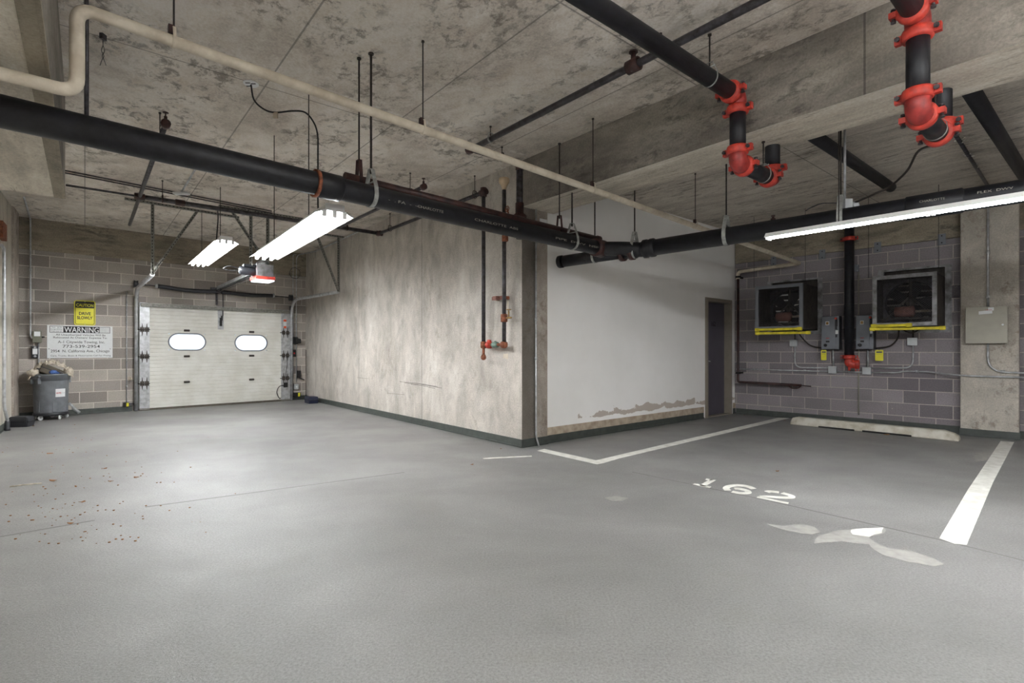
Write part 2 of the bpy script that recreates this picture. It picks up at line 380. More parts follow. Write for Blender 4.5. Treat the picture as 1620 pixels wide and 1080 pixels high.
M['stop'] = plain('concrete_wheel_stop', (198,195,184), .85, 0, .1, 7, dark=(168,160,144))
M['trimw'] = plain('bare_base_board', (186,172,154), .8, 0, .15, 10, dark=(158,142,124))
M['leaf'] = plain('dry_leaf', (150,104,62), .8, 0, .2, 40)
M['chalk'] = plain('white_compound', (226,222,214), .9)
M['orange'] = plain('orange_label', (232,92,48), .6)
M['fanmetal'] = plain('dark_fan_metal', (74,68,62), .6, .3, .2, 10, dark=(48,42,38))
m, nt, b = newmat('tube_glow'); b.inputs['Base Color'].default_value = (1,1,1,1); b.inputs['Emission Color'].default_value = (.94, .97, 1.0, 1); b.inputs['Emission Strength'].default_value = TUBE_STRENGTH; M['tube'] = m
m, nt, b = newmat('boosted_tube_glow'); b.inputs['Base Color'].default_value = (1,1,1,1); b.inputs['Emission Color'].default_value = (.94, .97, 1.0, 1); b.inputs['Emission Strength'].default_value = TUBE_STRENGTH*2.0; M['tube2'] = m  # emission doubled to brighten the garage door side and the white wall
m, nt, b = newmat('lamp_white'); b.inputs['Base Color'].default_value = (.85,.85,.83,1); b.inputs['Roughness'].default_value = .4; M['lampw'] = m
m, nt, b = newmat('frosted_pane'); b.inputs['Base Color'].default_value = (.93,.96,1,1); b.inputs['Transmission Weight'].default_value = 1; b.inputs['Roughness'].default_value = .25; b.inputs['IOR'].default_value = 1.1; M['pane'] = m
m, nt, b = newmat('clear_lens'); b.inputs['Base Color'].default_value = (.9,.92,1,1); b.inputs['Roughness'].default_value = .3; b.inputs['Emission Color'].default_value = (.85,.88,1,1); b.inputs['Emission Strength'].default_value = .5; M['lens'] = m

# ---------------------------------------------------------------- the setting
T = .25
uDL = DW.hit(35, 600)[0]; dwl = DW.p(uDL)
# corner of door wall and concrete wall
def cross(f1, f2, o1=0, o2=0):
    a = f1.o + f1.n*o1; b_ = f2.o + f2.n*o2; d = b_-a; den = f1.u.x*f2.u.y - f1.u.y*f2.u.x
    t = (d.x*f2.u.y - d.y*f2.u.x)/den; return a + f1.u*t
cc = cross(DW, CW); uDR = (cc-DW.o).dot(DW.u); uCL = (cc-CW.o).dot(CW.u)
cl = cross(DW, LW); uDL = (cl-DW.o).dot(DW.u); uLR = (cl-LW.o).dot(LW.u)
LN, RN = 16.0, 9.5                                                   # how far the left and right walls run back
pl = LW.p(uLR-LN); pr = RW.p(RN)
fl = MB(); fl.box(-16, 14, -12, 18, -.3, 0); floor = obj('floor', fl, M['floor'], rot=0); tag(floor, kind='structure')
mb = MB()                                                            # near ceiling: everything on the camera's side of the big beam
A = lambda u, off, z=0: CW.p(u, off, z)
q = [A(-14, -.3), A(0, -.3), A(14, -.3), A(14, 16), A(-14, 16)]
mb.slab([(p.x, p.y) for p in q], CEIL, CEIL+.3); ceil = obj('ceiling', mb, M['ceil'], rot=CW.ang); tag(ceil, kind='structure')
q = [A(-.3, -.31), A(14, -.31), A(14, -12), A(-.3, -12)]
mb = MB(); mb.slab([(p.x, p.y) for p in q], FCEIL, FCEIL+.4); obj2 = obj('ceiling', mb, M['ceil2'], rot=CW.ang); tag(obj2, kind='structure')
# garage door wall
gu0, gu1 = DW.hit(219, 560)[0], DW.hit(456.5, 560)[0]; GH = 2.13
HB = DW.hit(120, 409-7)[1]
mb = MB()
mb.box(uDL-.4, gu0+.04, 0, T, 0, HB); mb.box(gu1-.04, uDR+.3, 0, T, 0, HB); mb.box(gu0+.04, gu1-.04, 0, T, GH-.03, HB)
wd = fobj('wall_door_side', DW, mb, M['block_l']); tag(wd, kind='structure')
mb = MB(); mb.box(uDL-.4, uDR+.3, -.04, T, HB, CEIL+.02); o = fobj('trim_1', DW, mb, M['header']); tag(o, kind='structure')
mb = MB(); mb.box(uCL-.2, 0, 0, T, 0, CEIL+.02); wallc = fobj('wall_concrete', CW, mb, M['wallc']); tag(wallc, kind='structure')
# pillar end + white wall
up = PW.hit(866, 600)[0]
mb = MB(); mb.box(.004, up, 0, .3, 0, BEAM+.3); o = fobj('wall_pillar_end', PW, mb, M['pillar']); tag(o, kind='structure')
WOFF = .03
dl, dr = PW.hit(1116, 560, -WOFF)[0], PW.hit(1156, 560, -WOFF)[0]; DH = PW.hit(1117, 471.5, -WOFF)[1]
mb = MB(); mb.box(up, dl, WOFF, T, 0, CEIL); mb.box(dr, uc2+.2, WOFF, T, 0, CEIL); mb.box(dl, dr, WOFF, T, DH, CEIL)
o = fobj('wall_white', PW, mb, M['white']); tag(o, kind='structure')
mb = MB(); mb.box(dl-.3, dr+.3, T+.02, T+.1, 0, CEIL); o = fobj('wall_behind_door', PW, mb, M['pillar']); tag(o, kind='structure')
# right block wall with two fan openings
f1a, f1b = RW.hit(1214, 500)[0], RW.hit(1301.5, 500)[0]; f2a, f2b = RW.hit(1389, 500)[0], RW.hit(1505.5, 500)[0]
z1b, z1t = RW.hit(1301, 528)[1], RW.hit(1301, 438)[1]; z2b, z2t = RW.hit(1505, 525.5)[1], RW.hit(1505, 417.5)[1]
mb = MB()
for a, b_ in ((-.3, f1a), (f1b, f2a), (f2b, RN+.3)): mb.box(a, b_, 0, T, 0, CEIL)
for a, b_, z0, z1 in ((f1a, f1b, z1b, z1t), (f2a, f2b, z2b, z2t)): mb.box(a, b_, 0, T, 0, z0); mb.box(a, b_, 0, T, z1, CEIL)
o = fobj('wall_right', RW, mb, M['block_r']); tag(o, kind='structure')
mb = MB(); mb.box(-1, RN+.5, 1.1, 1.2, 0, CEIL); o = fobj('wall_sky_block', RW, mb, M['column']); tag(o, kind='structure')  # unseen outer wall, added to dim the sky behind the fan shutters
HR = RW.hit(1470, 381)[1]; mb = MB(); mb.box(0, RN, -.05, 0, HR, FCEIL+.02); o = fobj('trim_2', RW, mb, M['header']); tag(o, kind='structure')
ca, cb = RW.hit(1519, 600, .2)[0], RW.hit(1612.5, 600, .2)[0]
mb = MB(); mb.box(ca, cb, -.2, .02, 0, FCEIL+.05); o = fobj('trim_3', RW, mb, M['column'], bev=.012); tag(o, kind='structure')
mb = MB(); mb.box(uLR-LN, uLR+.3, 0, T, 0, CEIL+.02); o = fobj('wall_left', LW, mb, M['leftwall']); tag(o, kind='structure')
lu = lambda px: LW.hit(px, 600)[0]
mb = MB(); mb.box(lu(18), lu(26), -.03, .01, 0, LW.hit(22, 322)[1]); o = fobj('trim_4', LW, mb, M['pillar'], bev=.01); tag(o, kind='structure')
bk = Frame(pl.x, pl.y, pr.x-pl.x, pr.y-pl.y); L = (pr-pl).length
mb = MB(); mb.box(-.5, L+.5, -T, 0, 0, CEIL+.3); o = fobj('wall_back', bk, mb, M['pillar']); tag(o, kind='structure')
# big beam over the opening, continuing the concrete wall
BD = CW.n.dot(at_h(1350, 201, BEAM) - CW.o)                          # (negative) depth of its far edge
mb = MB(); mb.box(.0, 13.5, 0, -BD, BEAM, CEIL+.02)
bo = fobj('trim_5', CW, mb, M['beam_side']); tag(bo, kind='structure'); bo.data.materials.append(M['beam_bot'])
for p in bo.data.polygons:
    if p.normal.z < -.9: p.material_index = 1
# dropped slab, upper left
e1 = at_h(103, 314, 2.57); e0 = at_h(0, 300, 2.57)
LBu = (e1-CW.o).dot(CW.u); LBo = (e1-CW.o).dot(CW.n)
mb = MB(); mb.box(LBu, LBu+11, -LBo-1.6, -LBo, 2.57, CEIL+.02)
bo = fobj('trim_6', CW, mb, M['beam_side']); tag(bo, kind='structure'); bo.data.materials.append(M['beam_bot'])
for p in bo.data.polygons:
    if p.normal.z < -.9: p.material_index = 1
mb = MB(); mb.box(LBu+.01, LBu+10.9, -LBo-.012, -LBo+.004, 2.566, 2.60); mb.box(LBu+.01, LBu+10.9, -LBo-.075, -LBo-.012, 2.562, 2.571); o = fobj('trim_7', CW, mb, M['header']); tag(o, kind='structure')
# bases (painted band)
def baseb(name, fr, u0, u1, off=0, h=.1, t=.012):
    mb = MB(); mb.box(u0, u1, -off-t, -off, 0, h); mb.box(u0, u1, -off-t-.012, -off, 0, .02); o = fobj(name, fr, mb, M['base'], bev=.004); tag(o, kind='structure')
baseb('baseboard_concrete', CW, uCL, .012); baseb('baseboard_pillar', PW, -.012, up); baseb('baseboard_white', PW, up, dl-.07, -WOFF)
baseb('baseboard_white_end', PW, dr+.07, uc2, -WOFF); baseb('baseboard_right', RW, 0, ca); baseb('baseboard_column', RW, ca-.012, cb+.012, .2); baseb('baseboard_right_end', RW, cb, RN)
baseb('baseboard_door_left', DW, uDL, gu0-.1); baseb('baseboard_door_right', DW, gu1+.1, uDR); baseb('baseboard_left', LW, uLR-LN, uLR)
mb = MB(); mb.box(up, dl-.07, WOFF-.016, WOFF, .1, .2); mb.box(dr+.07, uc2, WOFF-.016, WOFF, .1, .2); o = fobj('trim_8', PW, mb, M['trimw'], bev=.003); tag(o, kind='structure')
# personnel door 162
dr_ = thing('door_2', 'purple-grey steel door with black number in white wall', None, PW.p(dl, 0, 0), PW.ang, kind='structure')
w_ = dr-dl
mb = MB(); mb.box(0, .05, .0, .2, 0, DH); mb.box(w_-.05, w_, .0, .2, 0, DH); mb.box(.05, w_-.05, .0, .2, DH-.05, DH); mb.box(-.015, .0, .012, .03, 0, DH+.015); mb.box(w_, w_+.015, .012, .03, 0, DH+.015); mb.box(0, w_, .012, .03, DH, DH+.015)
obj('door_frame', mb, M['frame_t'], dr_, bev=.003)
mb = MB(); mb.box(.053, w_-.053, .13, .17, .012, DH-.053); leaf = obj('door_leaf', mb, M['door_g'], dr_, bev=.002)
mb = MB(); text(mb, '162', w_*.5, DH*.775, .085, .15, .129, M=None, bold=.02); obj('number', mb, M['ink'], leaf)
mb = MB(); mb.tube([(.13,.13,1.0),(.13,.08,1.0)], .014, 10); mb.tube(fillet([(.13,.08,1.0),(.24,.075,.99)], .01), .009, 8); mb.lathe([(0,0),(.03,0),(.03,.008),(0,.01)], (.13,.13,1.0), (0,-1,0)); obj('handle', mb, M['galv'], leaf)
mb = MB(); mb.box(.05, w_-.05, .02, .2, 0, .012); obj('threshold', mb, M['frame_t'], dr_)
# paint on the floor
def paint(name, pix, mat, z=.0015, jit=0):
    pts = [at_h(x, y, 0) for x, y in pix]
    if jit:
        out = []
        for i in range(len(pts)):
            a, b_ = pts[i], pts[(i+1) % len(pts)]; n = max(1, int((b_-a).length/.05))
            for k in range(n):
                p = a.lerp(b_, k/n); out.append(p + Vector((R.uniform(-jit, jit), R.uniform(-jit, jit), 0)))
        pts = out
    mb = MB(); mb.slab([(p.x, p.y) for p in pts], .0, z); return obj(name, mb, mat, floor, world=True)
paint('painted_line', [(850,712.8),(861,710),(943,728),(944.5,734.3)], M['line'])
paint('painted_line', [(943,728),(1232,660.5),(1248.8,661.2),(980,724.9),(955,732.3),(944.5,734.3)], M['line'], .0017)
paint('painted_line', [(1583,697.6),(1604.4,699),(1571,763),(1529.4,861.5),(1510,860),(1486,851.3),(1531.3,774.4)], M['line'])
def stroke(mb, pts, w, T2):
    n = len(pts); V = [Vector(p) for p in pts]; L_, R_ = [], []
    for i in range(n):
        t = (V[min(i+1,n-1)]-V[max(i-1,0)]).normalized(); nn = Vector((-t.y, t.x)); L_.append(V[i]+nn*w/2); R_.append(V[i]-nn*w/2)
    for i in range(n-1): mb.slab([tuple(T2(p)) for p in (L_[i], L_[i+1], R_[i+1], R_[i])], 0, .0018)
bl = at_h(1096, 766, 0); br_ = at_h(1247, 797, 0); X_ = (br_-bl); X_ = X_/X_.length; Y_ = (at_h(1124,757,0)-at_h(1106,767,0)).normalized()
def glyph(strokes, x0, wd, hh):
    mb = MB()
    def T2(p): q = bl + X_*(x0+p[0]*wd) + Y_*(p[1]*hh); return (q.x, q.y)
    for pts, w in strokes: stroke(mb, [Vector((*p, 0)) for p in pts] if 0 else pts, w, T2)
    return obj('stall_number', mb, M['line'], floor, world=True)
sm2 = lambda pts: [(p.x, p.y) for p in smooth([(x, y, 0) for x, y in pts], 6)]
def V2(l): return [Vector((x, y)) for x, y in l]
glyph([(V2([(.0,.07),(.78,.07)]), .16), (V2([(.42,.02),(.42,1.0)]), .26), (V2([(.12,.88),(.42,.93)]), .16)], 0, .20, .30)
glyph([(V2(sm2([(.9,.80),(.62,.93),(.32,.86),(.14,.6),(.12,.32),(.26,.12)])), .22), (V2(sm2([(.42,.08),(.7,.1),(.88,.28),(.78,.47),(.5,.52),(.36,.44)])), .2)], .24, .25, .31)
glyph([(V2(sm2([(.12,.74),(.2,.88),(.45,.95)])), .2), (V2(sm2([(.55,.95),(.85,.85),(.9,.66),(.68,.48),(.3,.3),(.12,.14)])), .2), (V2([(.04,.06),(.98,.06)]), .14)], .545, .25, .31)
paint('worn_patch', [(1296,846),(1330,838),(1372,836),(1398,834),(1396,843),(1376,849),(1384,858),(1402,866),(1440,871),(1475,882),(1492,893),(1480,896),(1432,888),(1398,878),(1374,861),(1330,856),(1290,860)], M['patch'], .0012, .012)
paint('worn_patch', [(1212,828),(1240,832),(1270,828),(1290,834),(1300,842),(1284,846),(1240,838)], M['patch'], .001, .01)
paint('worn_patch', [(1545,716),(1570,714),(1576,719),(1560,728),(1545,730),(1540,722)], M['patch'], .001, .015)
paint('worn_patch', [(764,724.5),(800,722.2),(842,720.5),(842,722),(800,724),(766,726)], M['line'], .001, .008)
paint('worn_patch', [(955,787),(975,784),(992,788),(985,792),(968,791)], M['patch'], .001, .01)
paint('worn_patch', [(1345,838),(1372,836),(1398,834),(1396,843),(1376,849),(1350,846)], M['line'], .0014, .01)
for pp in ([(230,801),(640,746.5),(640,747.5),(230,802.4)], [(1000,746),(1210,790),(1484,852),(1620,886),(1620,887.5),(1484,853.4),(1210,791),(1000,746.8)], [(0,848),(150,822),(150,823.2),(0,849.5)]): paint('floor_joint', pp, M['joint'], .0006)

def scuff(px, wid, mat='ink'):
    mb = MB(); pts = [CW.hit(x, y, 0) for x, y in px]
    for (u0_, z0_), (u1_, z1_) in zip(pts, pts[1:]):
        a = Vector((u0_, 0, z0_)); b_ = Vector((u1_, 0, z1_)); mb.bar(a, b_, .001, wid, up=(0,0,1))
    return obj('scuff_mark', mb, M[mat], wallc)
M['scuff'] = plain('dark_rubber_scuff', (92,88,80), .8, 0, .1, 30)
for k, (dy, a, b_) in enumerate(((0, 632, 692), (1.6, 640, 699), (3.2, 650, 688))): scuff([(a, 603.5+dy+(a-632)*.05), ((a+b_)/2, 604.5+dy+((a+b_)/2-632)*.06), (b_, 606+dy+(b_-632)*.09)], .006, 'scuff')
scuff([(612, 622), (640, 624)], .004, 'scuff'); scuff([(565, 597), (583, 599)], .004, 'scuff')
# ---------------------------------------------------------------- overhead pipes
VU, VW = CW.u.copy(), PW.u.copy()          # along the beam / across it
def dist_depth(a, b):                      # depth along a 3-D line a-b as seen at pixel column px
    def f(px):
        k = (px-CX)/F; d = b-a; t = (k*a.y - a.x)/(d.x - k*d.y); return a + d*t
    return f
def collar(mb, p, ax, r, w, t=.012): ax = Vector(ax).normalized(); mb.lathe([(r,0),(r+t,0),(r+t,w),(r,w)], Vector(p)-ax*w/2, ax, 24)
def hanger(label, group, ctr, axis, r, top, strap=.03, col='strap', rodr=.006, yoke=.09, rodcol='rod', kind='clevis', name='pipe_hanger'):
    t = thing(name, label, 'pipe hanger', (ctr.x, ctr.y, top), 0, group)
    up = Vector((0,0,1)); ax = Vector(axis); ax = Vector((ax.x, ax.y, 0)).normalized()
    pts = [(-(r+.001)*math.cos(a), -(r+.001)*math.sin(a)) for a in [math.pi*k/14 for k in range(15)]]
    loop = pts + [(r*.95, r*.6), (.022, r+yoke), (-.022, r+yoke), (-r*.95, r*.6)]
    if kind != 'rod': mb = MB(); mb.loop(loop, ctr, ax, up, strap, .004); obj('strap', mb, M[col], t, world=True)
    if kind == 'saddle': mb = MB(); mb.bar(ctr+up*(r+.002)-ax*.012, ctr+up*(r+.05)-ax*.012, .03, .03, up=ax); obj('saddle_clip', mb, M['abs'], t, world=True)
    mb = MB(); mb.tube([ctr+up*(r+yoke-.03), Vector((ctr.x, ctr.y, top))], rodr, 8)
    mb.lathe([(rodr*2.4,0),(rodr*2.4,.012)], Vector((ctr.x, ctr.y, top-.012)), (0,0,1), 8); obj('rod', mb, M[rodcol], t, world=True)
    if r > .05 and kind != 'rod':
        sd = up.cross(ax).normalized(); mb = MB(); mb.tube([ctr+up*(r+.02)-sd*(r*.75), ctr+up*(r+.02)+sd*(r*.75)], .006, 8); obj('bolt', mb, M['strap'], t, world=True)
    return t
# big black drain pipe
MH = 2.40; mA, mB = at_h(587, 310, MH), at_h(945, 392, MH); md = (mB-mA).normalized(); mpx = dist_depth(mA, mB)
t = thing('drain_pipe', 'long black drain pipe crossing the whole upper left of the garage', 'pipe', mA)
mb = MB(); mb.tube([mA-md*4.2, mB+md*.05], .083, 28); obj('pipe_run', mb, M['black'], t, world=True)
q = mpx(497)
mb = MB(); mb.lathe([(.083,0),(.095,.01),(.095,.19),(.083,.2)], q, md, 28); sl = obj('coupling', mb, M['black'], t, world=True)
mb = MB(); collar(mb, q+md*.01, md, .094, .022, .005); obj('clamp_band', mb, M['rust'], sl, world=True)
def pipe_text(s, px0, ln, h, side=-1):
    a = mpx(px0); n_ = Vector((md.y, -md.x, 0)); mbt = MB(); ang = math.atan2(md.y, md.x)
    Mx = Matrix.Translation(a) @ Matrix.Rotation(ang, 4, 'Z') @ Matrix.Rotation(math.radians(8), 4, 'X')
    text(mbt, s, 0, -.02, h, ln, -.0835, .0015, Mx, align='L'); return mbt
for s, px0, ln in (('-  . FA  -  — .', 606, .34), ('CHARLOTTE', 652, .26), ('CHARLOTTE  ABS', 742, .55), ('PIPE  DWV  NSF', 870, .75)):
    obj('printed_mark', pipe_text(s, px0, ln, .022), M['blackmark'], t, world=True)
# right-hand run
rS = at_d(893, 413, 6.55); rE = at_h(1620, 302, 2.40); rd = (rE-rS).normalized(); rpx = dist_depth(rS, rE)
t2 = thing('drain_pipe', 'wide black drain pipe running to the right edge above the stall', 'pipe', rpx(1150))
j = rpx(985)
mb = MB(); mb.tube([j, rpx(1020)], .083, 28); mb.tube([rpx(1020), rE+rd*3.5], .089, 28); mb.tube(smooth([mB-md*.08, mB+md*.06, mB.lerp(rpx(1012), .55)+(md+rd)*.02, rpx(1012), rpx(1016)], 5), .083, 26); obj('pipe_run', mb, M['black'], t2, world=True)
mb = MB(); mb.tube([rS, j], .073, 26); stub = obj('cleanout_stub', mb, M['black'], t2, world=True)
mb = MB(); mb.lathe([(.073,0),(.079,.0),(.079,.05),(.06,.055)], rS-rd*.03, -rd*1, 24); obj('end_cap', mb, M['black'], stub, world=True)
mb = MB()
for px in (985, 1000): collar(mb, rpx(px)+Vector((0,0,-.012)), rd, .078, .05, .016)
obj('hub', mb, M['abs'], t2, world=True)
mb = MB(); jj = mpx(940); mb.lathe([(.084,0),(.1,.0),(.105,.05),(.098,.09),(.104,.11),(.104,.16),(.088,.18)], jj, md, 28); obj('hub', mb, M['abs'], t2, world=True)
mb = MB(); k0 = rpx(1018); mb.lathe([(.089,0),(.104,.01),(.104,.05),(.096,.07),(.104,.09),(.104,.13),(.09,.15)], k0, rd, 28); obj('hub', mb, M['black'], t2, world=True)
mb = MB(); mb.lathe([(.089,0),(.099,.01),(.099,rpx(1525).y and (rpx(1525)-rpx(1432)).length-.01),(.089,(rpx(1525)-rpx(1432)).length)], rpx(1432), rd, 28); cp = obj('coupling', mb, M['black'], t2, world=True)
mb = MB(); kk = rpx(1223)+Vector((0,0,.085)); mb.lathe([(.022,0),(.022,.02),(.012,.02),(.012,.04),(.018,.04),(.018,.05)], kk, (0,0,1), 12); obj('plug', mb, M['abs'], t2, world=True)
n_ = Vector((rd.y, -rd.x, 0)); ang = math.atan2(rd.y, rd.x)
for s, px, ln in (('CHARLOTTE', 1455, .16), ('FLEX  DWV', 1545, .2)):
    mbt = MB(); Mx = Matrix.Translation(rpx(px)) @ Matrix.Rotation(ang, 4, 'Z') @ Matrix.Rotation(math.radians(5), 4, 'X'); text(mbt, s, 0, .02, .018, ln, -.1, .0012, Mx, align='L'); obj('printed_mark', mbt, M['blackmark'], t2, world=True)
# second, dark red-brown pipe beside the drain
sA, sB = at_h(568, 285, 2.545), at_h(948, 379, 2.545); sd_ = (sB-sA).normalized(); spx = dist_depth(sA, sB)
t3 = thing('brown_pipe', 'slim red-brown iron pipe lying just above the long black drain pipe', 'pipe', sA)
mb = MB(); mb.tube([sA-sd_*.12, sB], .036, 18); obj('pipe_run', mb, M['abs'], t3, world=True)
mb = MB(); collar(mb, sB-sd_*.02, sd_, .035, .05, .008); obj('end_cap', mb, M['abs'], t3, world=True)
# hangers of those runs
G1_ = 'strap hangers of the drain pipes'
for px, lab in ((587, 'grey strap hanger on the long black drain pipe, near its white printing'), (905, 'grey strap hanger on the long black drain pipe beside the pipe junction')):
    c_ = mpx(px); hanger(lab, G1_, c_, md, .084, CEIL, .034, yoke=.12, rodr=.009)
c_ = mpx(137); hanger('thick steel rod hanging the black drain pipe at the upper left corner', G1_, c_, md, .084, CEIL, .034, yoke=.03, rodr=.0105, rodcol='steel', kind='rod')
for px, lab in ((568, 'red-brown yoke hanger on the slim brown pipe, left of the grey strap hanger'), (885, 'red-brown ring hanger on the slim brown pipe in front of the white wall')):
    c_ = spx(px); hanger(lab, 'rusty hangers of the brown pipe', c_, sd_, .036, CEIL, .03, 'abs', yoke=.12, rodr=.007)
for px, lab, r in ((1004, 'grey strap hanger on the right drain pipe just past the junction', .09), (1149, 'grey strap hanger on the right drain pipe beside the white pipe end', .09), (1330, 'wide pale strap hanger on the right drain pipe above the long light', .09)):
    c_ = rpx(px); hanger(lab, G1_, c_, rd, r, FCEIL, .045 if px > 1300 else .038, yoke=.12, rodr=.008)
c_ = rpx(941); hanger('rod and strap hanger on the capped stub of the right drain pipe', G1_, c_, rd, .074, FCEIL, .03, yoke=.06, rodr=.008)

# cream insulated pipe
wA = at_h(669, 205, 2.85); wB = at_d(1266, 416.5, 8.72); wd_ = (wB-wA).normalized(); wpx = dist_depth(wA, wB)
w0 = wpx(122); low = Vector((w0.x, w0.y, 2.475)); u5, z5 = RW.hit(1169, 430, .16); wC = RW.p(u5, .2, RW.hit(1169, 430, .2)[1])
t4 = thing('insulated_pipe', 'cream insulated water pipe crossing the ceiling and dropping at upper left', 'pipe', wA)
pth = fillet([low - wd_*2.5 + Vector((0,0,wd_.z*2.5)), low, w0, wB, wC, wC-Vector((0,0,.13))], .075, 7)
mb = MB(); mb.tube(pth, .031, 18); obj('pipe_run', mb, M['white_ins'], t4, world=True)
for px, top, lab in ((669, CEIL, 'rod hanger on the cream pipe above the concrete wall'), (275, CEIL, 'rod hanger on the cream pipe near its upper left bend'), (938, CEIL, 'rod hanger on the cream pipe in front of the big beam'), (1100, FCEIL, 'rod hanger on the cream pipe near the grey door')):
    c_ = wpx(px); hanger(lab, 'rod hangers of the cream pipe', c_, wd_, .032, top, .016, 'white_ins', yoke=.035, rodr=.005, kind='saddle')
# brown pipe below its end, against the right wall
u0, zb = RW.hit(1169, 604, .06); 
t = thing('brown_riser', 'rusty brown pipe down the corner of the block wall turning along it', 'pipe', RW.p(u0, .06, zb))
pa = wC-Vector((0,0,.11)); pb = Vector((wC.x, wC.y, RW.hit(1169, 604, .2)[1])); e_ = RW.at(1283, 611, .12); m_ = RW.at(1268, 609.5, .14)
mb = MB(); mb.tube(fillet([pa, pb, m_], .04), .022, 14); obj('pipe_run', mb, M['abs'], t, world=True)
mb = MB(); mb.tube([m_, e_], .009, 8); mb.tube(smooth([m_, m_+Vector((0,0,-.05))-RW.u*.06, m_+Vector((0,0,-.055))-RW.u*.16, m_+Vector((0,0,-.02))-RW.u*.2]), .008, 8); obj('valve_handle', mb, M['abs'], t, world=True)
mb = MB()
for py in (440, 589):
    q = RW.at(1172, py); qa = Vector((wC.x, wC.y, q.z)); mb.bar(qa-RW.n*.2, qa+RW.n*.04, .03, .03); mb.bar(qa+RW.n*.03-RW.u*.03, qa+RW.n*.03+RW.u*.06, .02, .035)
obj('wall_bracket', mb, M['hole'], t, world=True)

# sprinkler pipe along the beam (upper right) that drops at the corner
kH = 3.38; kA = at_h(1000, 105, kH); kdir = -VU
kB = at_h(745, 236, kH); kC = Vector((0,0,0)); kC = kB + VW*(dist_depth(kB, kB+VW)(822)-kB).length; kd = Vector((kC.x, kC.y, 2.50))
t = thing('sprinkler_pipe', 'dark sprinkler pipe along the ceiling beside the big beam, dropping at the corner', 'pipe', kB)
far = kB + (kA-kB).normalized()*6.5
mb = MB(); mb.tube([far, kB], .029, 16); mb.tube([kB, kC], .029, 16); mb.tube([kC, kd], .04, 16); obj('pipe_run', mb, M['steel'], t, world=True)
mb = MB()
for p, a in ((kB, VW), (kC, VW)):
    mb.lathe([(.03,-.06),(.045,-.05),(.045,.02),(.03,.03)], p, a, 14)
mb.lathe([(.03,0),(.048,.01),(.048,.07),(.03,.08)], kC-Vector((0,0,.08)), (0,0,1), 14); mb.lathe([(.03,-.05),(.045,-.05),(.045,.04),(.03,.04)], kB, kA-kB, 14)
mb.lathe([(.02,-.12),(.085,-.12),(.085,-.09),(.05,-.06),(.05,.06)], Vector((kC.x, kC.y, 2.86)), (0,0,1), 16)
obj('elbow', mb, M['abs'], t, world=True)
lk = dist_depth(kA, kB)
q = lk(1002); mb = MB(); mb.lathe([(.034,-.05),(.052,-.05),(.052,.05),(.034,.05)], q, (kA-kB), 16); mb.tube([q, q+Vector((0,0,.11))], .02, 10); mb.lathe([(.035,0),(.035,.01)], q+Vector((0,0,.1)), (0,0,1), 10); obj('sprinkler_tee', mb, M['abs'], t, world=True)
for px, lab in ((776, 'small ring hanger on the dark ceiling pipe above the brown elbow'), (1045, 'small ring hanger on the dark ceiling pipe beside the big black pipe')):
    hanger(lab, 'ring hangers of the sprinkler pipes', lk(px), kA-kB, .03, CEIL, .02, 'strap', yoke=.03, rodr=.005)
hanger('small ring hanger near the brown elbow above the cream pipe', 'ring hangers of the sprinkler pipes', kB.lerp(kC, .62), VW, .03, CEIL, .02, 'abs', yoke=.03, rodr=.005)

# sprinkler branch near the concrete wall and the one that drops to the valves
bH = 3.26
b0 = CW.p(CW.hit(765, 304, .13)[0], .13, CW.hit(765, 304, .13)[1]); bH = b0.z
b1 = CW.p(CW.hit(600, 371, .13)[0], .13, bH)
lw = dist_depth(b1, b1-VW); b2 = lw(221); b3 = lw(104)
bv = CW.p(CW.hit(765, 548, .13)[0], .13, CW.hit(765, 548, .13)[1])
t = thing('sprinkler_pipe', 'dark sprinkler pipe running over the garage door tracks then along the concrete wall', 'pipe', b1)
mb = MB(); mb.tube([b0, b1], .026, 14); mb.tube([b1, b2], .032, 14); mb.tube([b2, b3], .014, 10); mb.tube(fillet([b0-VU*.0, bv+Vector((0,0,.0))], .01), .026, 14); obj('pipe_run', mb, M['steel'], t, world=True)
mb = MB()
for p, a in ((b1, VU), (b1, VW), (b0, VU), (b0, Vector((0,0,1))), (b2, VW), (lw(285), VW)): mb.lathe([(.03,-.06),(.043,-.055),(.043,.055),(.03,.06)], p, a, 14)
obj('fitting', mb, M['abs'], t, world=True)
def branch(lab, p0, p1, heads):
    t = thing('sprinkler_branch', lab, 'pipe', p0, 0, 'sprinkler branches'); mb = MB(); mb.tube([p0, p1], .023, 12); obj('pipe_run', mb, M['steel'], t, world=True)
    for p in heads:
        mb = MB(); mb.lathe([(.026,-.04),(.04,-.03),(.04,.03),(.026,.04)], p, (p1-p0), 12); mb.tube([p, p+Vector((0,0,.07))], .014, 8)
        mb.lathe([(.006,.06),(.006,.1),(.024,.1),(.024,.106)], p, (0,0,1), 12); obj('sprinkler_head', mb, M['abs'], t, world=True)
    return t
s1 = dist_depth(b2, b2-VU); branch('thin sprinkler branch crossing above the left door track', s1(262), s1(205), [s1(262)])
p6 = lw(537); s2 = dist_depth(p6, p6+VU); branch('thin sprinkler branch passing over the black drain pipe in mid ceiling', s2(670), p6, [s2(670)])
l3 = dist_depth(b1, b0)
for p, ax, lab in ((l3(617), VU, 'small hanger on the sprinkler pipe against the concrete wall'), (l3(751), VU, 'small hanger on the sprinkler pipe beside its drop to the valves'), (lw(549), VW, 'small hanger on the sprinkler pipe near the right door track'), (lw(257), VW, 'small hanger on the sprinkler pipe above the left door track'), (s2(649), VU, 'small hanger on the thin branch right of the drain pipe strap'), (s1(253), VU, 'small hanger near the left sprinkler head')):
    hanger(lab, 'ring hangers of the sprinkler pipes', p, ax, .032, CEIL, .016, 'abs', yoke=.03, rodr=.005)
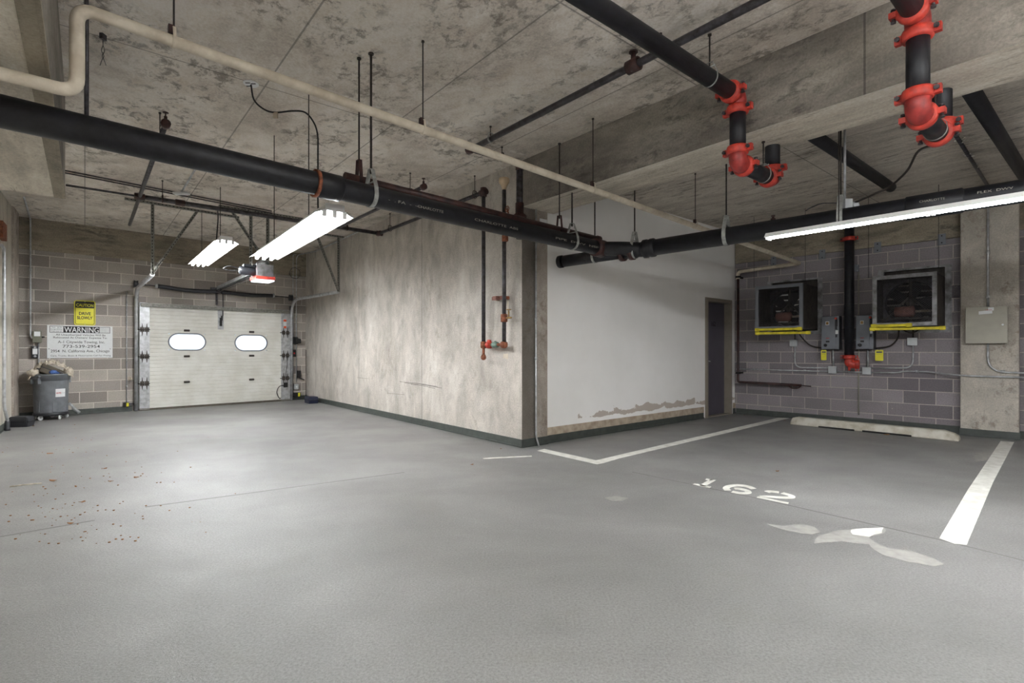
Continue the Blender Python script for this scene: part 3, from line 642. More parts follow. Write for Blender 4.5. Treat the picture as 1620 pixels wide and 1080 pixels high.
# valve riser on the concrete wall
oV = .13
def cwp(px, py, off=oV): return CW.at(px, py, off)
t = thing('valve_assembly', 'pair of rusty valves and riser pipe low on the concrete wall', 'valve', cwp(798, 548))
v0 = cwp(799, 300); v1_ = cwp(797.5, 545); vx = Vector((v1_.x, v1_.y, v0.z))
mb = MB(); mb.tube([vx, v1_], .026, 16); obj('riser_pipe', mb, M['steel'], t, world=True)
mb = MB(); z6 = cwp(799, 285).z
mb.lathe([(.02,-.05),(.028,-.045),(.03,-.02),(.036,-.015),(.04,0),(.062,.03),(.062,.035),(.066,.04),(.066,.085),(.055,.09)], Vector((vx.x, vx.y, z6-.06)), (0,0,1), 20); obj('funnel_cup', mb, M['cream'], t, world=True)
mb = MB()
mb.lathe([(.03,-.05),(.042,-.045),(.044,0),(.042,.045),(.03,.05)], cwp(797.5, 503), (0,0,1), 14)
mb.lathe([(.03,-.05),(.044,-.045),(.044,.0)], v1_+Vector((0,0,.03)), (0,0,1), 14); mb.lathe([(.044,-.02),(.044,.03),(.03,.05)], v1_-CW.u*.0, -CW.u, 14); mb.lathe([(.03,-.04),(.04,-.03),(.04,.03),(.03,.04)], cwp(799, 377), (0,0,1), 12)
obj('elbow', mb, M['rust'], t, world=True)
ya, yb = v1_, Vector((bv.x, bv.y, v1_.z)); mb = MB(); mb.tube([ya, yb], .019, 12); mb.lathe([(.03,-.045),(.04,-.035),(.04,.035),(.03,.045)], yb, (0,0,1), 12); mb.tube([yb, yb-Vector((0,0,.17))], .018, 10); obj('cross_pipe', mb, M['rust'], t, world=True)
mb = MB(); pm_ = ya.lerp(yb, .42); mb.lathe([(.02,-.055),(.036,-.045),(.036,-.02),(.03,0),(.036,.02),(.036,.045),(.02,.055)], pm_, CW.u, 12); mb.tube([pm_, pm_+Vector((0,0,.05))], .014, 8); obj('check_valve', mb, M['verd'], t, world=True)
mb = MB(); pn_ = ya.lerp(yb, .72); mb.lathe([(.02,-.03),(.048,-.025),(.048,.025),(.02,.03)], pn_, CW.u, 12); mb.lathe([(.02,.02),(.03,.06),(.012,.065)], pn_, (0,0,1), 10); obj('flange_valve', mb, M['red'], t, world=True)
def wheel(mb, c_, ax, r):
    ax = Vector(ax).normalized(); e1_ = ax.orthogonal().normalized(); e2_ = ax.cross(e1_)
    ring = [c_+e1_*(r*math.cos(2*math.pi*k/20))+e2_*(r*math.sin(2*math.pi*k/20)) for k in range(21)]; mb.tube(ring, r*.14, 6, cap=False)
    for k in range(3): a = 2*math.pi*k/6; d = e1_*math.cos(a)*r+e2_*math.sin(a)*r; mb.tube([c_-d, c_+d], r*.1, 6)
mb = MB(); lo_ = yb-Vector((0,0,.16)); dv = (CW.n*.6+CW.u*.8); mb.tube([lo_, lo_+dv*.09], .012, 8); wheel(mb, lo_+dv*.1, dv, .032); mb.lathe([(.016,-.03),(.026,-.02),(.026,.03),(.016,.04)], lo_, (0,0,1), 10); obj('drain_valve', mb, M['rust'], t, world=True)
mb = MB(); pv = cwp(797.5, 503); mb.tube([pv, pv+CW.u*.14], .011, 8); mb.tube([pv+CW.u*.09, pv+CW.u*.09+Vector((0,0,.09))], .008, 8); wheel(mb, pv+CW.u*.09+Vector((0,0,.1)), (0,0,1), .03); obj('test_valve', mb, M['brass'], t, world=True)
mb = MB(); pc_ = cwp(799, 344); mb.tube([pc_, pc_+CW.u*.1+CW.n*.02], .02, 10); mb.lathe([(.03,0),(.036,.02),(.02,.06)], pc_-Vector((0,0,.01)), CW.n, 12); obj('stop_valve', mb, M['red'], t, world=True)
mb = MB(); wheel(mb, pc_+CW.u*.09+CW.n*.04+Vector((0,0,.08)), CW.n, .035); mb.tube([pc_+CW.u*.09+CW.n*.04+Vector((0,0,.08)), pc_+CW.u*.08], .009, 6); obj('handwheel', mb, M['rust'], t, world=True)
tg = thing('instruction_tag', 'narrow cream tag hanging beside the riser valve on the concrete wall', 'tag', cwp(803.5, 500, .1), CW.ang); mb = MB(); mb.box(-.012, .012, -.002, .002, 0, .19); obj('tag_plate', mb, M['white_ins'], tg)
mb = MB(); q = cwp(798, 472, 0); br = thing('pipe_clamp', 'rusty channel clamp holding the valve riser to the concrete wall', 'clamp', q, CW.ang)
mb.box(-.13, .10, -.105, -.065, -.022, .022); mb.box(-.035, .035, -.165, -.1, -.02, .02); obj('channel', mb, M['clampc'], br, bev=.004); mb = MB(); mb.box(-.13, -.10, -.07, .0, -.02, .02); mb.box(.07, .10, -.07, .0, -.02, .02); obj('bracket', mb, M['rust'], br)

# ---------------------------------------------------------------- roof drain pipes with red couplings
def grooved_coupling(name_t, p, ax, r, lug=Vector((0,0,1)), parent=None):
    ax = Vector(ax).normalized(); lug = (lug - ax*lug.dot(ax)).normalized(); mb = MB()
    mb.lathe([(r,-.032),(r+.018,-.03),(r+.024,-.012),(r+.024,.012),(r+.018,.03),(r,.032)], p, ax, 26)
    for s_ in (1, -1):
        e = p + lug*s_*(r+.02); mb.bar(e-lug*s_*.01, e+lug*s_*.035, .034, .05, up=ax); 
    o = obj('coupling', mb, M['red'], parent, world=True)
    mb = MB()
    for s_ in (1, -1):
        e = p + lug*s_*(r+.036); cr = ax; w_ = ax.cross(lug).normalized(); mb.tube([e-w_*.04, e+w_*.04], .009, 8); mb.lathe([(.015,0),(.015,.012)], e+w_*.03, w_, 6); mb.lathe([(.015,0),(.015,.012)], e-w_*.042, w_, 6)
    obj('bolt', mb, M['steel'], o, world=True); return o
def elbow_(a, b, c_, r, parent, ext=.11):
    d1 = (a-b).normalized(); d2 = (c_-b).normalized(); mb = MB(); mb.tube(fillet([b+d1*ext, b, b+d2*ext], ext*.95, 8), r+.006, 20); obj('elbow', mb, M['red2'], parent, world=True)
    return b+d1*ext, b+d2*ext
PR = .060
def roofdrain(label, ztop, pxt, pyt, pxb, pyb, dn, pxf, df, uplen, downlen, lab2):
    top = at_d(pxt, pyt, dn); bot = Vector((top.x, top.y, at_d(pxb, pyb, dn).z)); 
    fb = bot + VW*(dist_depth(bot, bot+VW)(pxf)-bot).length; ft = Vector((fb.x, fb.y, FCEIL-.13))
    t = thing('roof_drain_pipe', label, 'pipe', bot)
    mb = MB(); Z_ = Vector((0,0,1)); mb.tube([top-VW*uplen, top-VW*.09], PR, 24); mb.tube([top-Z_*.09, bot+Z_*.09], PR, 24); mb.tube([bot+VW*.08, fb-VW*.07], PR, 24); mb.tube([fb+Z_*.07, ft-Z_*.06], PR, 24); mb.tube([ft+VW*.06, ft+VW*downlen], PR, 24)
    obj('pipe_run', mb, M['black'], t, world=True)
    a1, a2 = elbow_(top-VW, top, bot, PR, t); a3, a4 = elbow_(top, bot, fb, PR, t, .10); a5, a6 = elbow_(bot, fb, ft, PR, t, .08)
    sd = VU
    grooved_coupling('c', a1, VW, PR, VU, t); grooved_coupling('c', a2, (0,0,1), PR, VU, t); grooved_coupling('c', a3, (0,0,1), PR, VU, t); grooved_coupling('c', a4, VW, PR, VU, t)
    if (a5-a4).length > .12: grooved_coupling('c', a5, VW, PR, VU, t)
    grooved_coupling('c', a6, (0,0,1), PR, VU, t)
    mb = MB(); elbow_c = MB(); elbow_c.tube(fillet([fb+Vector((0,0,1)), ft, ft+VW], .12, 6)[1:-1], PR+.004, 18); obj('elbow', elbow_c, M['black'], t, world=True)
    return top, bot, fb, ft
tA = roofdrain('black roof drain pipe with red couplings looping under the beam, left one', 0, 1167, 152, 1171, 258, 4.05, 1222, 4.55, 4.5, 3.4, '')
tB = roofdrain('black roof drain pipe with red couplings looping under the beam, right one', 0, 1452, 26, 1459, 176, 3.12, 1489, 3.67, 2.5, 4.2, '')
hanger('ring hanger on the left red-coupled drain pipe near its upper elbow', 'ring hangers of the roof drain pipes', tA[0]-VW*.42, VW, PR, CEIL, .012, 'strap', yoke=.05, rodr=.006)
hanger('ring hanger low on the left red-coupled drain pipe behind the beam', 'ring hangers of the roof drain pipes', tA[1].lerp(tA[2], .72), VW, PR, BEAM, .012, 'strap', yoke=.03, rodr=.006)
hanger('ring hanger low on the right red-coupled drain pipe behind the beam', 'ring hangers of the roof drain pipes', tB[1].lerp(tB[2], .72), VW, PR, BEAM, .012, 'strap', yoke=.03, rodr=.006)
# vertical red-elbow pipe on the block wall
off = .22; pt_ = RW.at(1339, 385, off); pb_ = Vector((0,0,0)); ub, zb = RW.hit(1346, 572, off); ut = ub
t = thing('drain_riser', 'black riser with red elbow between the two grey starter boxes', 'pipe', RW.p(ub, off, zb))
top = RW.p(RW.hit(1341, 400, off)[0], off, FCEIL-.02); bot = RW.p(RW.hit(1343.5, 572, off)[0], off, zb)
top = Vector((bot.x, bot.y, FCEIL-.01))
mb = MB(); mb.tube([top, bot+Vector((0,0,.04))], .068, 24); obj('pipe_run', mb, M['black'], t, world=True)
mb = MB(); mb.tube(fillet([bot+Vector((0,0,.06)), bot-Vector((0,0,.04)), bot-Vector((0,0,.04))+RW.u*.1-RW.n*.03], .09, 8), .066, 20); mb.tube([bot-Vector((0,0,.09)), bot-Vector((0,0,.14))], .018, 8); obj('elbow', mb, M['red'], t, world=True)
grooved_coupling('c', bot+Vector((0,0,.075)), (0,0,1), .064, RW.u, t); grooved_coupling('c', bot-Vector((0,0,.04))+RW.u*.1-RW.n*.03, RW.u-RW.n*.3, .05, Vector((0,0,1)), t)
grooved_coupling('c', Vector((top.x, top.y, RW.hit(1341, 378, off)[1])), (0,0,1), .066, RW.u, t)

# ---------------------------------------------------------------- fluorescent lights
def light(label, p0, p1, hgt, tubes=2, wid=.24, rods=(), seg=2, group='fluorescent lights', flip=0, bare=False, hb=.09, tm='tube'):
    """p0, p1: ends in plan"""
    d = Vector((p1.x-p0.x, p1.y-p0.y, 0)); L = d.length; ang = math.atan2(d.y, d.x); t = thing('fluorescent_light', label, 'ceiling light', (p0.x, p0.y, hgt), ang, group)
    mb = MB(); h = wid/2 if not bare else .05
    prof = [(-h, .01), (-h*.52, .045), (-h*.45, hb), (h*.45, hb), (h*.52, .045), (h, .01), (h, .004), (h*.5, .036), (-h*.5, .036), (-h, .004)]
    n = len(prof); vv = [(x, y, z) for x in (0, L) for y, z in prof]
    mb.add(vv, [(i, (i+1) % n, n+(i+1) % n, n+i) for i in range(n)]); mb.box(0, .004, -h*.5, h*.5, .036, hb); mb.box(L-.004, L, -h*.5, h*.5, .036, hb); obj('reflector', mb, M['lampw'], t)
    ys = [(-.5+ (k+.5)/tubes)*wid*.78 for k in range(tubes)]; sl = L/seg
    for s_ in range(seg):
        for y in ys:
            mb = MB(); mb.tube([(s_*sl+.035, y, .012), ((s_+1)*sl-.035, y, .012)], .0165, 10); obj('tube', mb, M[tm], t)
    mb = MB()
    for s_ in range(seg):
        for x in (s_*sl+.004, (s_+1)*sl-.028):
            for y in ys: mb.box(x, x+.022, y-.016, y+.016, -.012, .04)
    obj('lamp_holder', mb, M['lampw'], t)
    if rods:
        mb = MB()
        for x in rods: mb.tube([(x, 0, hb-.005), (x, 0, CEIL-hgt if not flip else FCEIL-hgt)], .0045, 8)
        obj('hanging_rod', mb, M['rod'], t)
    return t
LH = 2.25
a_, b_ = at_h(418, 409, LH), at_h(520, 347, LH); dd = (b_-a_).normalized(); a_ = a_-dd*.03; b_ = a_+dd*2.44
l_a = light('bright twin-tube light hanging under the long black drain pipe, nearest the camera', a_, b_, LH, 3, .30, (.5, 1.75))
a_, b_ = at_h(313, 420, 2.65), at_h(356, 386, 2.65); dd = (b_-a_).normalized(); b_ = a_+dd*2.44
l_b = light('small bright light hanging far off in front of the garage door', a_, b_, 2.65, 3, .30, (.4, 2.0), tm='tube2')
a_ = at_h(1213, 378, LH); b_ = at_h(1468, 338.5, LH); dd = (b_-a_).normalized(); b_ = a_+dd*2.44; rl0, rld = a_.copy(), dd.copy()
l_c = light('long bright light below the right drain pipe above the parking stall', a_, b_, LH, 2, .12, (.6, 1.9), flip=1, hb=.05)
# unseen strip lights around the camera, added to brighten ceiling and white wall
BK = [((-2.6, -.2), 'nearest the left wall', 2.55), ((3.0, .9), 'on the stall side', 2.55), ((-.6, -3.6), 'deepest in the garage', 2.6), ((4.7, 1.3), 'nearest the right wall', 2.55), ((-4.9, 2.0), 'beside the dropped slab', 2.55), ((.4, 1.2), 'just over the photographer', 2.95), ((3.6, -2.4), 'deepest on the stall side', 2.6)]
for (x, y), lab, hh in BK:
    p = Vector((x, y, 0)); light('added bare strip light out of view, '+lab, p-VU*1.22, p+VU*1.22, hh, 2, .26, (.5, 1.9), bare=True, tm='tube2' if 'stall' in lab else 'tube')
# ---------------------------------------------------------------- garage door
gw = gu1-gu0
gd = thing('door_1', 'ivory four-section overhead garage door with two oval windows', None, DW.p(gu0, 0, 0), DW.ang, kind='structure')
sh = GH/4; FY = -.075
st = DW.hit(236.7, 560, .075)[0]-gu0; st2 = DW.hit(444.4, 560, .075)[0]-gu0
def gx(px, py): u, z = DW.hit(px, py, .08); return u-gu0, z
wins = [(gx(266.5, 540), gx(325.5, 540), gx(296, 527.5)[1], gx(296, 553.8)[1]), (gx(371.6, 540), gx(422.8, 540), gx(397, 529.7)[1], gx(397, 554.8)[1])]
for k in range(4):
    z0, z1 = k*sh+(.012 if k == 0 else 0), (k+1)*sh
    n = 7; pr_ = []
    for i in range(n):
        a, b_ = z0+(z1-z0)*i/n, z0+(z1-z0)*(i+1)/n; g = .007
        pr_ += [(FY+.006, a), (FY, a+g), (FY, b_-g)]
    pr_ += [(FY+.006, z1), (-.03, z1), (-.03, z0)]
    def seg_(mb, x0, x1, prof):
        m_ = len(prof); vv = [(x, y, z) for x in (x0, x1) for y, z in prof]
        mb.add(vv, [list(range(m_)), list(range(2*m_-1, m_-1, -1))] + [(i, (i+1) % m_, m_+(i+1) % m_, m_+i) for i in range(m_)])
    mb = MB()
    if k != 2: seg_(mb, .0, gw, pr_)
    else:
        xs = [0]; 
        for w_ in wins: xs += [w_[0][0]-.0, w_[1][0]+.0]
        xs += [gw]
        for i in (0, 2, 4): seg_(mb, xs[i], xs[i+1], pr_)
        for w_ in wins:
            x0, x1, zt, zb_ = w_[0][0], w_[1][0], w_[2], w_[3]
            mb.box(x0, x1, FY, -.03, z0, zb_); mb.box(x0, x1, FY, -.03, zt, z1)
    sec = obj('door_section', mb, M['doorw'], gd)
    if k == 2:
        for w_ in wins:
            x0, x1, zt, zb_ = w_[0][0], w_[1][0], w_[2], w_[3]; r = (zt-zb_)/2; cz = (zt+zb_)/2
            def cap_(ins, nn=12):
                o_ = []; rr = r-ins; xa, xb = x0+r*1.0, x1-r*1.0
                for i in range(nn+1): a = -math.pi/2+math.pi*i/nn; o_.append((xb+rr*math.cos(a), cz+rr*math.sin(a)))
                for i in range(nn+1): a = math.pi/2+math.pi*i/nn; o_.append((xa+rr*math.cos(a), cz+rr*math.sin(a)))
                return o_
            inner = cap_(.0); 
            def sq(p):
                xm, zm = (x0+x1)/2, cz; dx, dz = p[0]-xm, p[1]-zm; hx, hz = (x1-x0)/2+.002, r+.002
                s_ = min(hx/abs(dx) if abs(dx) > 1e-6 else 1e9, hz/abs(dz) if abs(dz) > 1e-6 else 1e9); return (xm+dx*s_, zm+dz*s_)
            mb = MB(); mb.ring([sq(p) for p in inner], inner, FY-.001, -.032); fr_ = obj('window_surround', mb, M['doorw'], sec)
            mb = MB(); mb.ring(cap_(-.008), cap_(.016), FY-.012, FY+.0); obj('window_frame', mb, M['box_g'], sec)
            mb = MB(); mb.prism(cap_(.012), FY+.01, FY+.016); obj('window_pane', mb, M['pane'], sec)
for x0, x1, nm in ((0, st, 'left'), (st2, gw, 'right')):
    mb = MB(); mb.box(x0+.004, x1, FY-.016, FY+.001, .02, GH); o = obj('end_stile', mb, M['galv'], gd, bev=.003)
    for k in (1, 2, 3):
        mb = MB(); z = k*sh; w_ = x1-x0
        for f in (.28, .72):
            xm = x0+w_*f; mb.box(xm-.035, xm+.035, FY-.022, FY-.015, z-.045, z+.045); 
            mb.prism([(xm-.012, z+.04), (xm+.012, z+.04), (xm+.004, z+.12), (xm-.004, z+.12)], FY-.021, FY-.015); mb.prism([(xm-.012, z-.04), (xm-.004, z-.12), (xm+.004, z-.12), (xm+.012, z-.04)], FY-.021, FY-.015)
        mb.tube([(x0-.03, FY-.03, z), (x1+.0, FY-.03, z)], .009, 8); obj('roller_hinge', mb, M['fanmetal'], o)
mb = MB(); mb.box(0, gw, FY-.012, -.03, -.0, .03); mb.box(0, gw, FY-.03, FY, .03, .042); obj('bottom_seal', mb, M['seam'], gd)
mb = MB(); mb.box(.02, gw-.02, FY-.05, FY, GH-.055, GH-.01); mb.box(.02, gw-.02, FY-.055, FY-.045, GH-.085, GH-.055); obj('top_strut', mb, M['perf'], gd, bev=.003)
for px, k in ((295.5, 3), (295.5, 2), (295.5, 1), (398, 3), (398, 2), (398, 1)):
    x, _ = gx(px, 560); mb = MB(); z = k*sh; mb.box(x-.05, x+.05, FY-.016, FY-.002, z-.022, z+.022); mb.tube([(x-.055, FY-.018, z), (x+.055, FY-.018, z)], .008, 8); obj('centre_hinge', mb, M['fanmetal'], gd)
xm, _ = gx(349.2, 500); zt = gx(349, 482)[1]; zb_ = gx(349, 521)[1]
mb = MB(); mb.box(xm-.055, xm+.055, FY-.012, FY, zb_, GH); pl_ = obj('arm_plate', mb, M['galv'], gd); mb = MB(); mb.box(xm-.025, xm+.02, FY-.03, FY-.012, GH-.42, GH-.24); mb.box(xm, xm+.03, FY-.04, FY-.02, GH-.3, GH-.2); obj('arm_bracket', mb, M['ink'], pl_)
x9, _ = gx(450.5, 500); zz = gx(450, 510)[1]; zz2 = gx(450, 517)[1]
mb = MB(); mb.box(x9-.035, x9+.035, FY-.019, FY-.016, gx(450, 518.5)[1], gx(450, 504.5)[1]); lb = obj('warning_sticker', mb, M['wsign'], gd)
mb = MB(); mb.box(x9-.033, x9+.033, FY-.0205, FY-.019, zz+.02, zz+.07); mb.box(x9-.03, x9+.03, FY-.0205, FY-.019, zz2-.03, zz2+.02); obj('orange_mark', mb, M['orange'], lb)
xr = gw-.1; mb = MB(); mb.box(xr-.05, xr+.03, FY-.07, FY-.016, gx(447, 612.5)[1], gx(447, 605)[1]); bx_ = obj('sensor_box', mb, M['ink'], gd, bev=.004)
za = gx(447, 609)[1]; mb = MB(); mb.tube(smooth([(xr-.05, FY-.04, za), (xr-.16, FY-.045, za-.03), (xr-.21, FY-.04, za-.16), (xr-.15, FY-.035, za-.3), (xr-.12, FY-.03, .08)]), .009, 8); obj('edge_cable', mb, M['ink'], bx_)
mb = MB(); mb.tube(smooth([(xr-.0, FY-.03, za+.72), (xr+.03, FY-.035, za+.5), (xr+.0, FY-.035, za+.3), (xr+.0, FY-.03, za+.05)]), .005, 6); obj('lift_cord', mb, M['ink'], gd)
# tracks
def track(label, px_w, py_w, side, endpt, curve):
    """vertical track beside the door, quarter bend, then straight back to endpt"""
    u = DW.hit(px_w, 600, .08)[0]; v0_ = DW.p(u, .085, .01); H_ = endpt.z
    vt = Vector((v0_.x, v0_.y, H_)); path = fillet([v0_, vt, Vector((endpt.x, endpt.y, H_))], curve, 10)
    t = thing('door_track', label, 'garage door track', v0_, 0, 'garage door tracks'); mb = MB()
    mb.tube(path, .034, 8); obj('rail', mb, M['galv'], t, world=True)
    mb = MB(); mb.box(u-.025 if side < 0 else u-.02, u+.02 if side < 0 else u+.03, -.07, -.0, .0, GH+.1, Matrix.Translation(DW.o) @ Matrix.Rotation(DW.ang, 4, 'Z')); obj('jamb_angle', mb, M['steel'], t, world=True)
    mb = MB(); a, b_ = v0_+DW.n*.0, None
    return t
tl = at_d(241, 434, 8.08); trk = at_d(535, 461.5, 10.45)
track('left curved garage door track ending on a perforated angle hanger', 215.5, 600, -1, tl, .42)
track('right curved garage door track beside the concrete wall', 461, 600, 1, trk, .42)
def perf(mb, a, b_, w=.04):
    mb.bar(a, b_, w, .004, up=VU); mb.bar(a+VW*(w/2)+VU*.018, b_+VW*(w/2)+VU*.018, .004, w, up=VU)
def perf_holes(mb, a, b_, w=.04):
    L_ = (b_-a).length; d = (b_-a).normalized(); k = 0; x = .03
    vert = abs(d.z) > .5
    while x < L_-.02:
        c_ = a+d*x
        mb.bar(c_+d*-.009, c_+d*.009, .012, .0062 if vert else .012, up=VU); x += .05
def addmat(o, mb, mat='hole'):
    import bmesh
    I = wmat(o.parent).inverted() if o.parent else Matrix()
    bm = bmesh.new(); bm.from_mesh(o.data); k = len(o.data.materials); o.data.materials.append(M[mat]); vs_ = [bm.verts.new(I @ Vector(q)) for q in mb.v]
    for f in mb.f: bm.faces.new([vs_[i] for i in f]).material_index = k
    bm.to_mesh(o.data); bm.free()
def anglehang(label, base, topc, hx0, hx1, diag, group='perforated angle hangers'):
    t = thing('angle_hanger', label, 'angle hanger', (base.x, base.y, CEIL), 0, group)
    top_ = Vector((base.x, base.y, CEIL-.02)); mb = MB(); perf(mb, base, top_); o = obj('upright', mb, M['perf'], t, world=True)
    mb = MB(); perf_holes(mb, base, top_); addmat(o, mb)
    mb = MB(); perf(mb, base+Vector((0,0,.02)), diag); o = obj('brace', mb, M['perf'], t, world=True); mb = MB(); perf_holes(mb, base, diag); addmat(o, mb)
    mb = MB(); mb.bar(hx0, hx1, .04, .035, up=(0,0,1)); o = obj('ceiling_angle', mb, M['perf'], t, world=True); mb = MB()
    d = (hx1-hx0).normalized(); L_ = (hx1-hx0).length; x = .03
    while x < L_: c_ = hx0+d*x; mb.bar(c_-d*.009, c_+d*.009, .044, .012, up=(0,0,1)); x += .05
    addmat(o, mb)
    return t
HC = CEIL-.02
def onceil(px, py): return at_h(px, py, HC)
h0, h1 = onceil(216, 317), onceil(322, 334.5)
hp = Vector((tl.x, tl.y, HC)); dv_ = (h1-h0).normalized()
anglehang('perforated angle frame holding the end of the left door track', tl, None, hp-dv_*.35, hp+dv_*1.25, hp+dv_*.62)
hp = Vector((trk.x, trk.y, HC)); anglehang('perforated angle frame holding the end of the right door track', trk, None, hp-VW*.75, hp+VW*.12, hp-VW*.45)
# opener
rw = DW.at(346, 456, .12); mo = at_d(408, 428, 8.85)
t = thing('garage_door_opener', 'chain-drive door opener motor on a rail with red and white cover', 'garage door opener', mo)
mb = MB(); dr2 = (mo-rw).normalized(); sdv = dr2.cross(Vector((0,0,1))).normalized()
rail = MB()
for s_ in (-.035, .035): rail.bar(rw+sdv*s_, mo+sdv*s_+dr2*.1, .012, .06, up=(0,0,1))
rail.bar(rw+Vector((0,0,.03)), mo+dr2*.1+Vector((0,0,.03)), .09, .008, up=(0,0,1)); obj('rail', rail, M['galv'], t, world=True)
mb = MB(); mb.tube([rw-Vector((0,0,.05)), mo-Vector((0,0,.06))], .008, 6); mb.tube([rw-Vector((0,0,.08)), mo-Vector((0,0,.10))], .006, 6); obj('chain', mb, M['steel'], t, world=True)
mp_ = mo+dr2*.28; Mm = Matrix.Translation(mp_) @ Matrix.Rotation(math.atan2(dr2.y, dr2.x), 4, 'Z')
mb = MB(); mb.box(-.17, -.14, -.13, .13, -.15, .09, Mm); mb.box(-.17, .15, -.02, .13, -.15, -.02, Mm); mb.box(.12, .15, -.13, .13, -.15, .05, Mm); obj('housing', mb, M['fanframe'], t, world=True, bev=.003)
mb = MB(); mb.box(-.18, .18, -.15, .15, -.20, -.15, Mm); hs = obj('cover', mb, M['red'], t, world=True, bev=.004)
mb = MB(); mb.box(-.165, .165, -.14, .14, -.225, -.20, Mm); obj('lamp_lens', mb, M['lens'], t, world=True, bev=.006)
mb = MB()
for x in (-.12, -.04, .05): mb.lathe([(.01,-.008),(.075,-.006),(.078,.006),(.01,.01)], Mm @ Vector((x, 0, .07)), dr2*.9+Vector((0,0,.0)), 20)
mb.tube([Mm @ Vector((-.16, 0, .07)), Mm @ Vector((.14, 0, .07))], .012, 8); obj('sprocket', mb, M['galv'], t, world=True)
mb = MB(); mb.lathe([(.02,0),(.065,.0),(.07,.02),(.07,.2),(.06,.23),(.03,.24)], Mm @ Vector((-.02, -.12, -.06)), (Mm.to_3x3() @ Vector((0,-1,0))), 20); mb.box(-.06, .06, -.3, -.1, .0, .04, Mm); obj('motor', mb, M['dark_pl'], t, world=True)
mb = MB(); sdm = Mm.to_3x3() @ Vector((0,-1,0)); q = Mm @ Vector((-.02, -.36, -.06))
mb.tube(smooth([q, q+sdm*.12+Vector((0,0,-.02)), q+sdm*.22+Vector((0,0,.0)), q+sdm*.14+Vector((0,0,.05)), q+Vector((0,0,.03))]), .007, 6); obj('cord_loop', mb, M['ink'], t, world=True)
t = thing('angle_hanger', 'perforated angle frame holding the door opener motor', 'angle hanger', (mp_.x, mp_.y, CEIL), 0, 'perforated angle hangers')
for yy in (-.2, .06):
    b0_ = Mm @ Vector((.05, yy, .02)); mb = MB(); perf(mb, b0_, Vector((b0_.x, b0_.y, HC))); o = obj('upright', mb, M['perf'], t, world=True); mb = MB(); perf_holes(mb, b0_, Vector((b0_.x, b0_.y, HC))); addmat(o, mb)
b0_ = Mm @ Vector((.0, .1, .02)); tp = Vector((b0_.x, b0_.y, HC))-VW*.6; mb = MB(); perf(mb, b0_, tp); o = obj('brace', mb, M['perf'], t, world=True); mb = MB(); perf_holes(mb, b0_, tp); addmat(o, mb)
cA, cB = tp-VW*.15, tp+VW*1.35; mb = MB(); mb.bar(cA, cB, .04, .035, up=(0,0,1)); o = obj('ceiling_angle', mb, M['perf'], t, world=True); mb = MB(); x = .03
while x < 1.5: c_ = cA+VW*x; mb.bar(c_-VW*.009, c_+VW*.009, .044, .012, up=(0,0,1)); x += .05
addmat(o, mb)
# torsion spring
def dwp(px, py, off=.16): return DW.at(px, py, off)
t = thing('torsion_spring', 'black torsion spring pair on a shaft above the garage door', 'torsion spring', dwp(346, 461))
sa, sb_, sc_ = dwp(247, 453), dwp(345, 461), dwp(432, 467.5)
pts = [dwp(x, y) for x, y in ((250, 452.5), (268, 455), (290, 458.5), (320, 460.5), (343, 461))]; mb = MB(); mb.tube(smooth(pts), .042, 14)
obj('spring', mb, M['dark_pl'], t, world=True)
pts = [dwp(x, y) for x, y in ((350, 461.5), (375, 464.5), (400, 466.8), (431, 467.5))]; mb = MB(); mb.tube(smooth(pts), .042, 14); obj('spring', mb, M['dark_pl'], t, world=True)
mb = MB(); mb.tube([dwp(218, 449.5), dwp(250, 452.6)], .013, 8); mb.tube([dwp(431, 467.5), dwp(463, 471)], .013, 8); obj('shaft', mb, M['steel'], t, world=True)
mb = MB()
for q in (dwp(248, 452.5), dwp(433, 467.5)): mb.lathe([(.013,-.03),(.045,-.025),(.045,.01),(.03,.02)], q, DW.u, 14)
obj('winding_cone', mb, M['galv'], t, world=True)
mb = MB()
for q in (dwp(215, 449), dwp(460, 471)): mb.lathe([(.02,-.03),(.075,-.03),(.06,-.01),(.06,.02),(.075,.03)], q, DW.u, 18)
obj('cable_drum', mb, M['dark_pl'], t, world=True)
mb = MB(); q = dwp(346, 460, .0); u, z = DW.hit(346, 461, .16); Md = Matrix.Translation(DW.o) @ Matrix.Rotation(DW.ang, 4, 'Z')
mb.box(u-.03, u+.03, -.2, 0, z-.03, z+.07, Md); mb.box(u-.02, u+.01, -.05, 0, GH+.04, z, Md); mb.box(u-.12, u-.02, -.08, 0, z+.05, z+.09, Md); obj('centre_bracket', mb, M['steel'], t, world=True)
mb = MB(); mb.tube([DW.at(352.5, 461, .14), DW.at(352.5, 500, .1)], .009, 8); obj('door_arm', mb, M['steel'], t, world=True)

# ---------------------------------------------------------------- signs and boxes on the door wall
def placed(name, label, cat, fr, px0, py0, px1, py1, off=0, group=None):
    """thing on a wall spanning two pixel corners (left-top, right-bottom): returns root, width, height"""
    ua, za_ = fr.hit(px0, py0, off); ub_, _ = fr.hit(px1, py0, off); um = (px0+px1)/2
    zt_ = fr.hit(um, py0, off)[1]; zb__ = fr.hit(um, py1, off)[1]
    t = thing(name, label, cat, fr.p((ua+ub_)/2, off, zb__), fr.ang, group); return t, ub_-ua, zt_-zb__
def rrect(w, h, r, n=5):
    out = []
    for cx_, cz_, a0 in ((w/2-r, h-r, 0), (-w/2+r, h-r, 90), (-w/2+r, r, 180), (w/2-r, r, 270)):
        for i in range(n+1): a = math.radians(a0+90*i/n); out.append((cx_+r*math.cos(a), cz_+r*math.sin(a)))
    return out
t, w, h = placed('caution_sign', 'yellow and black sign reading CAUTION DRIVE SLOWLY above the towing sign', 'sign', DW, 117, 475.5, 151, 514.5)
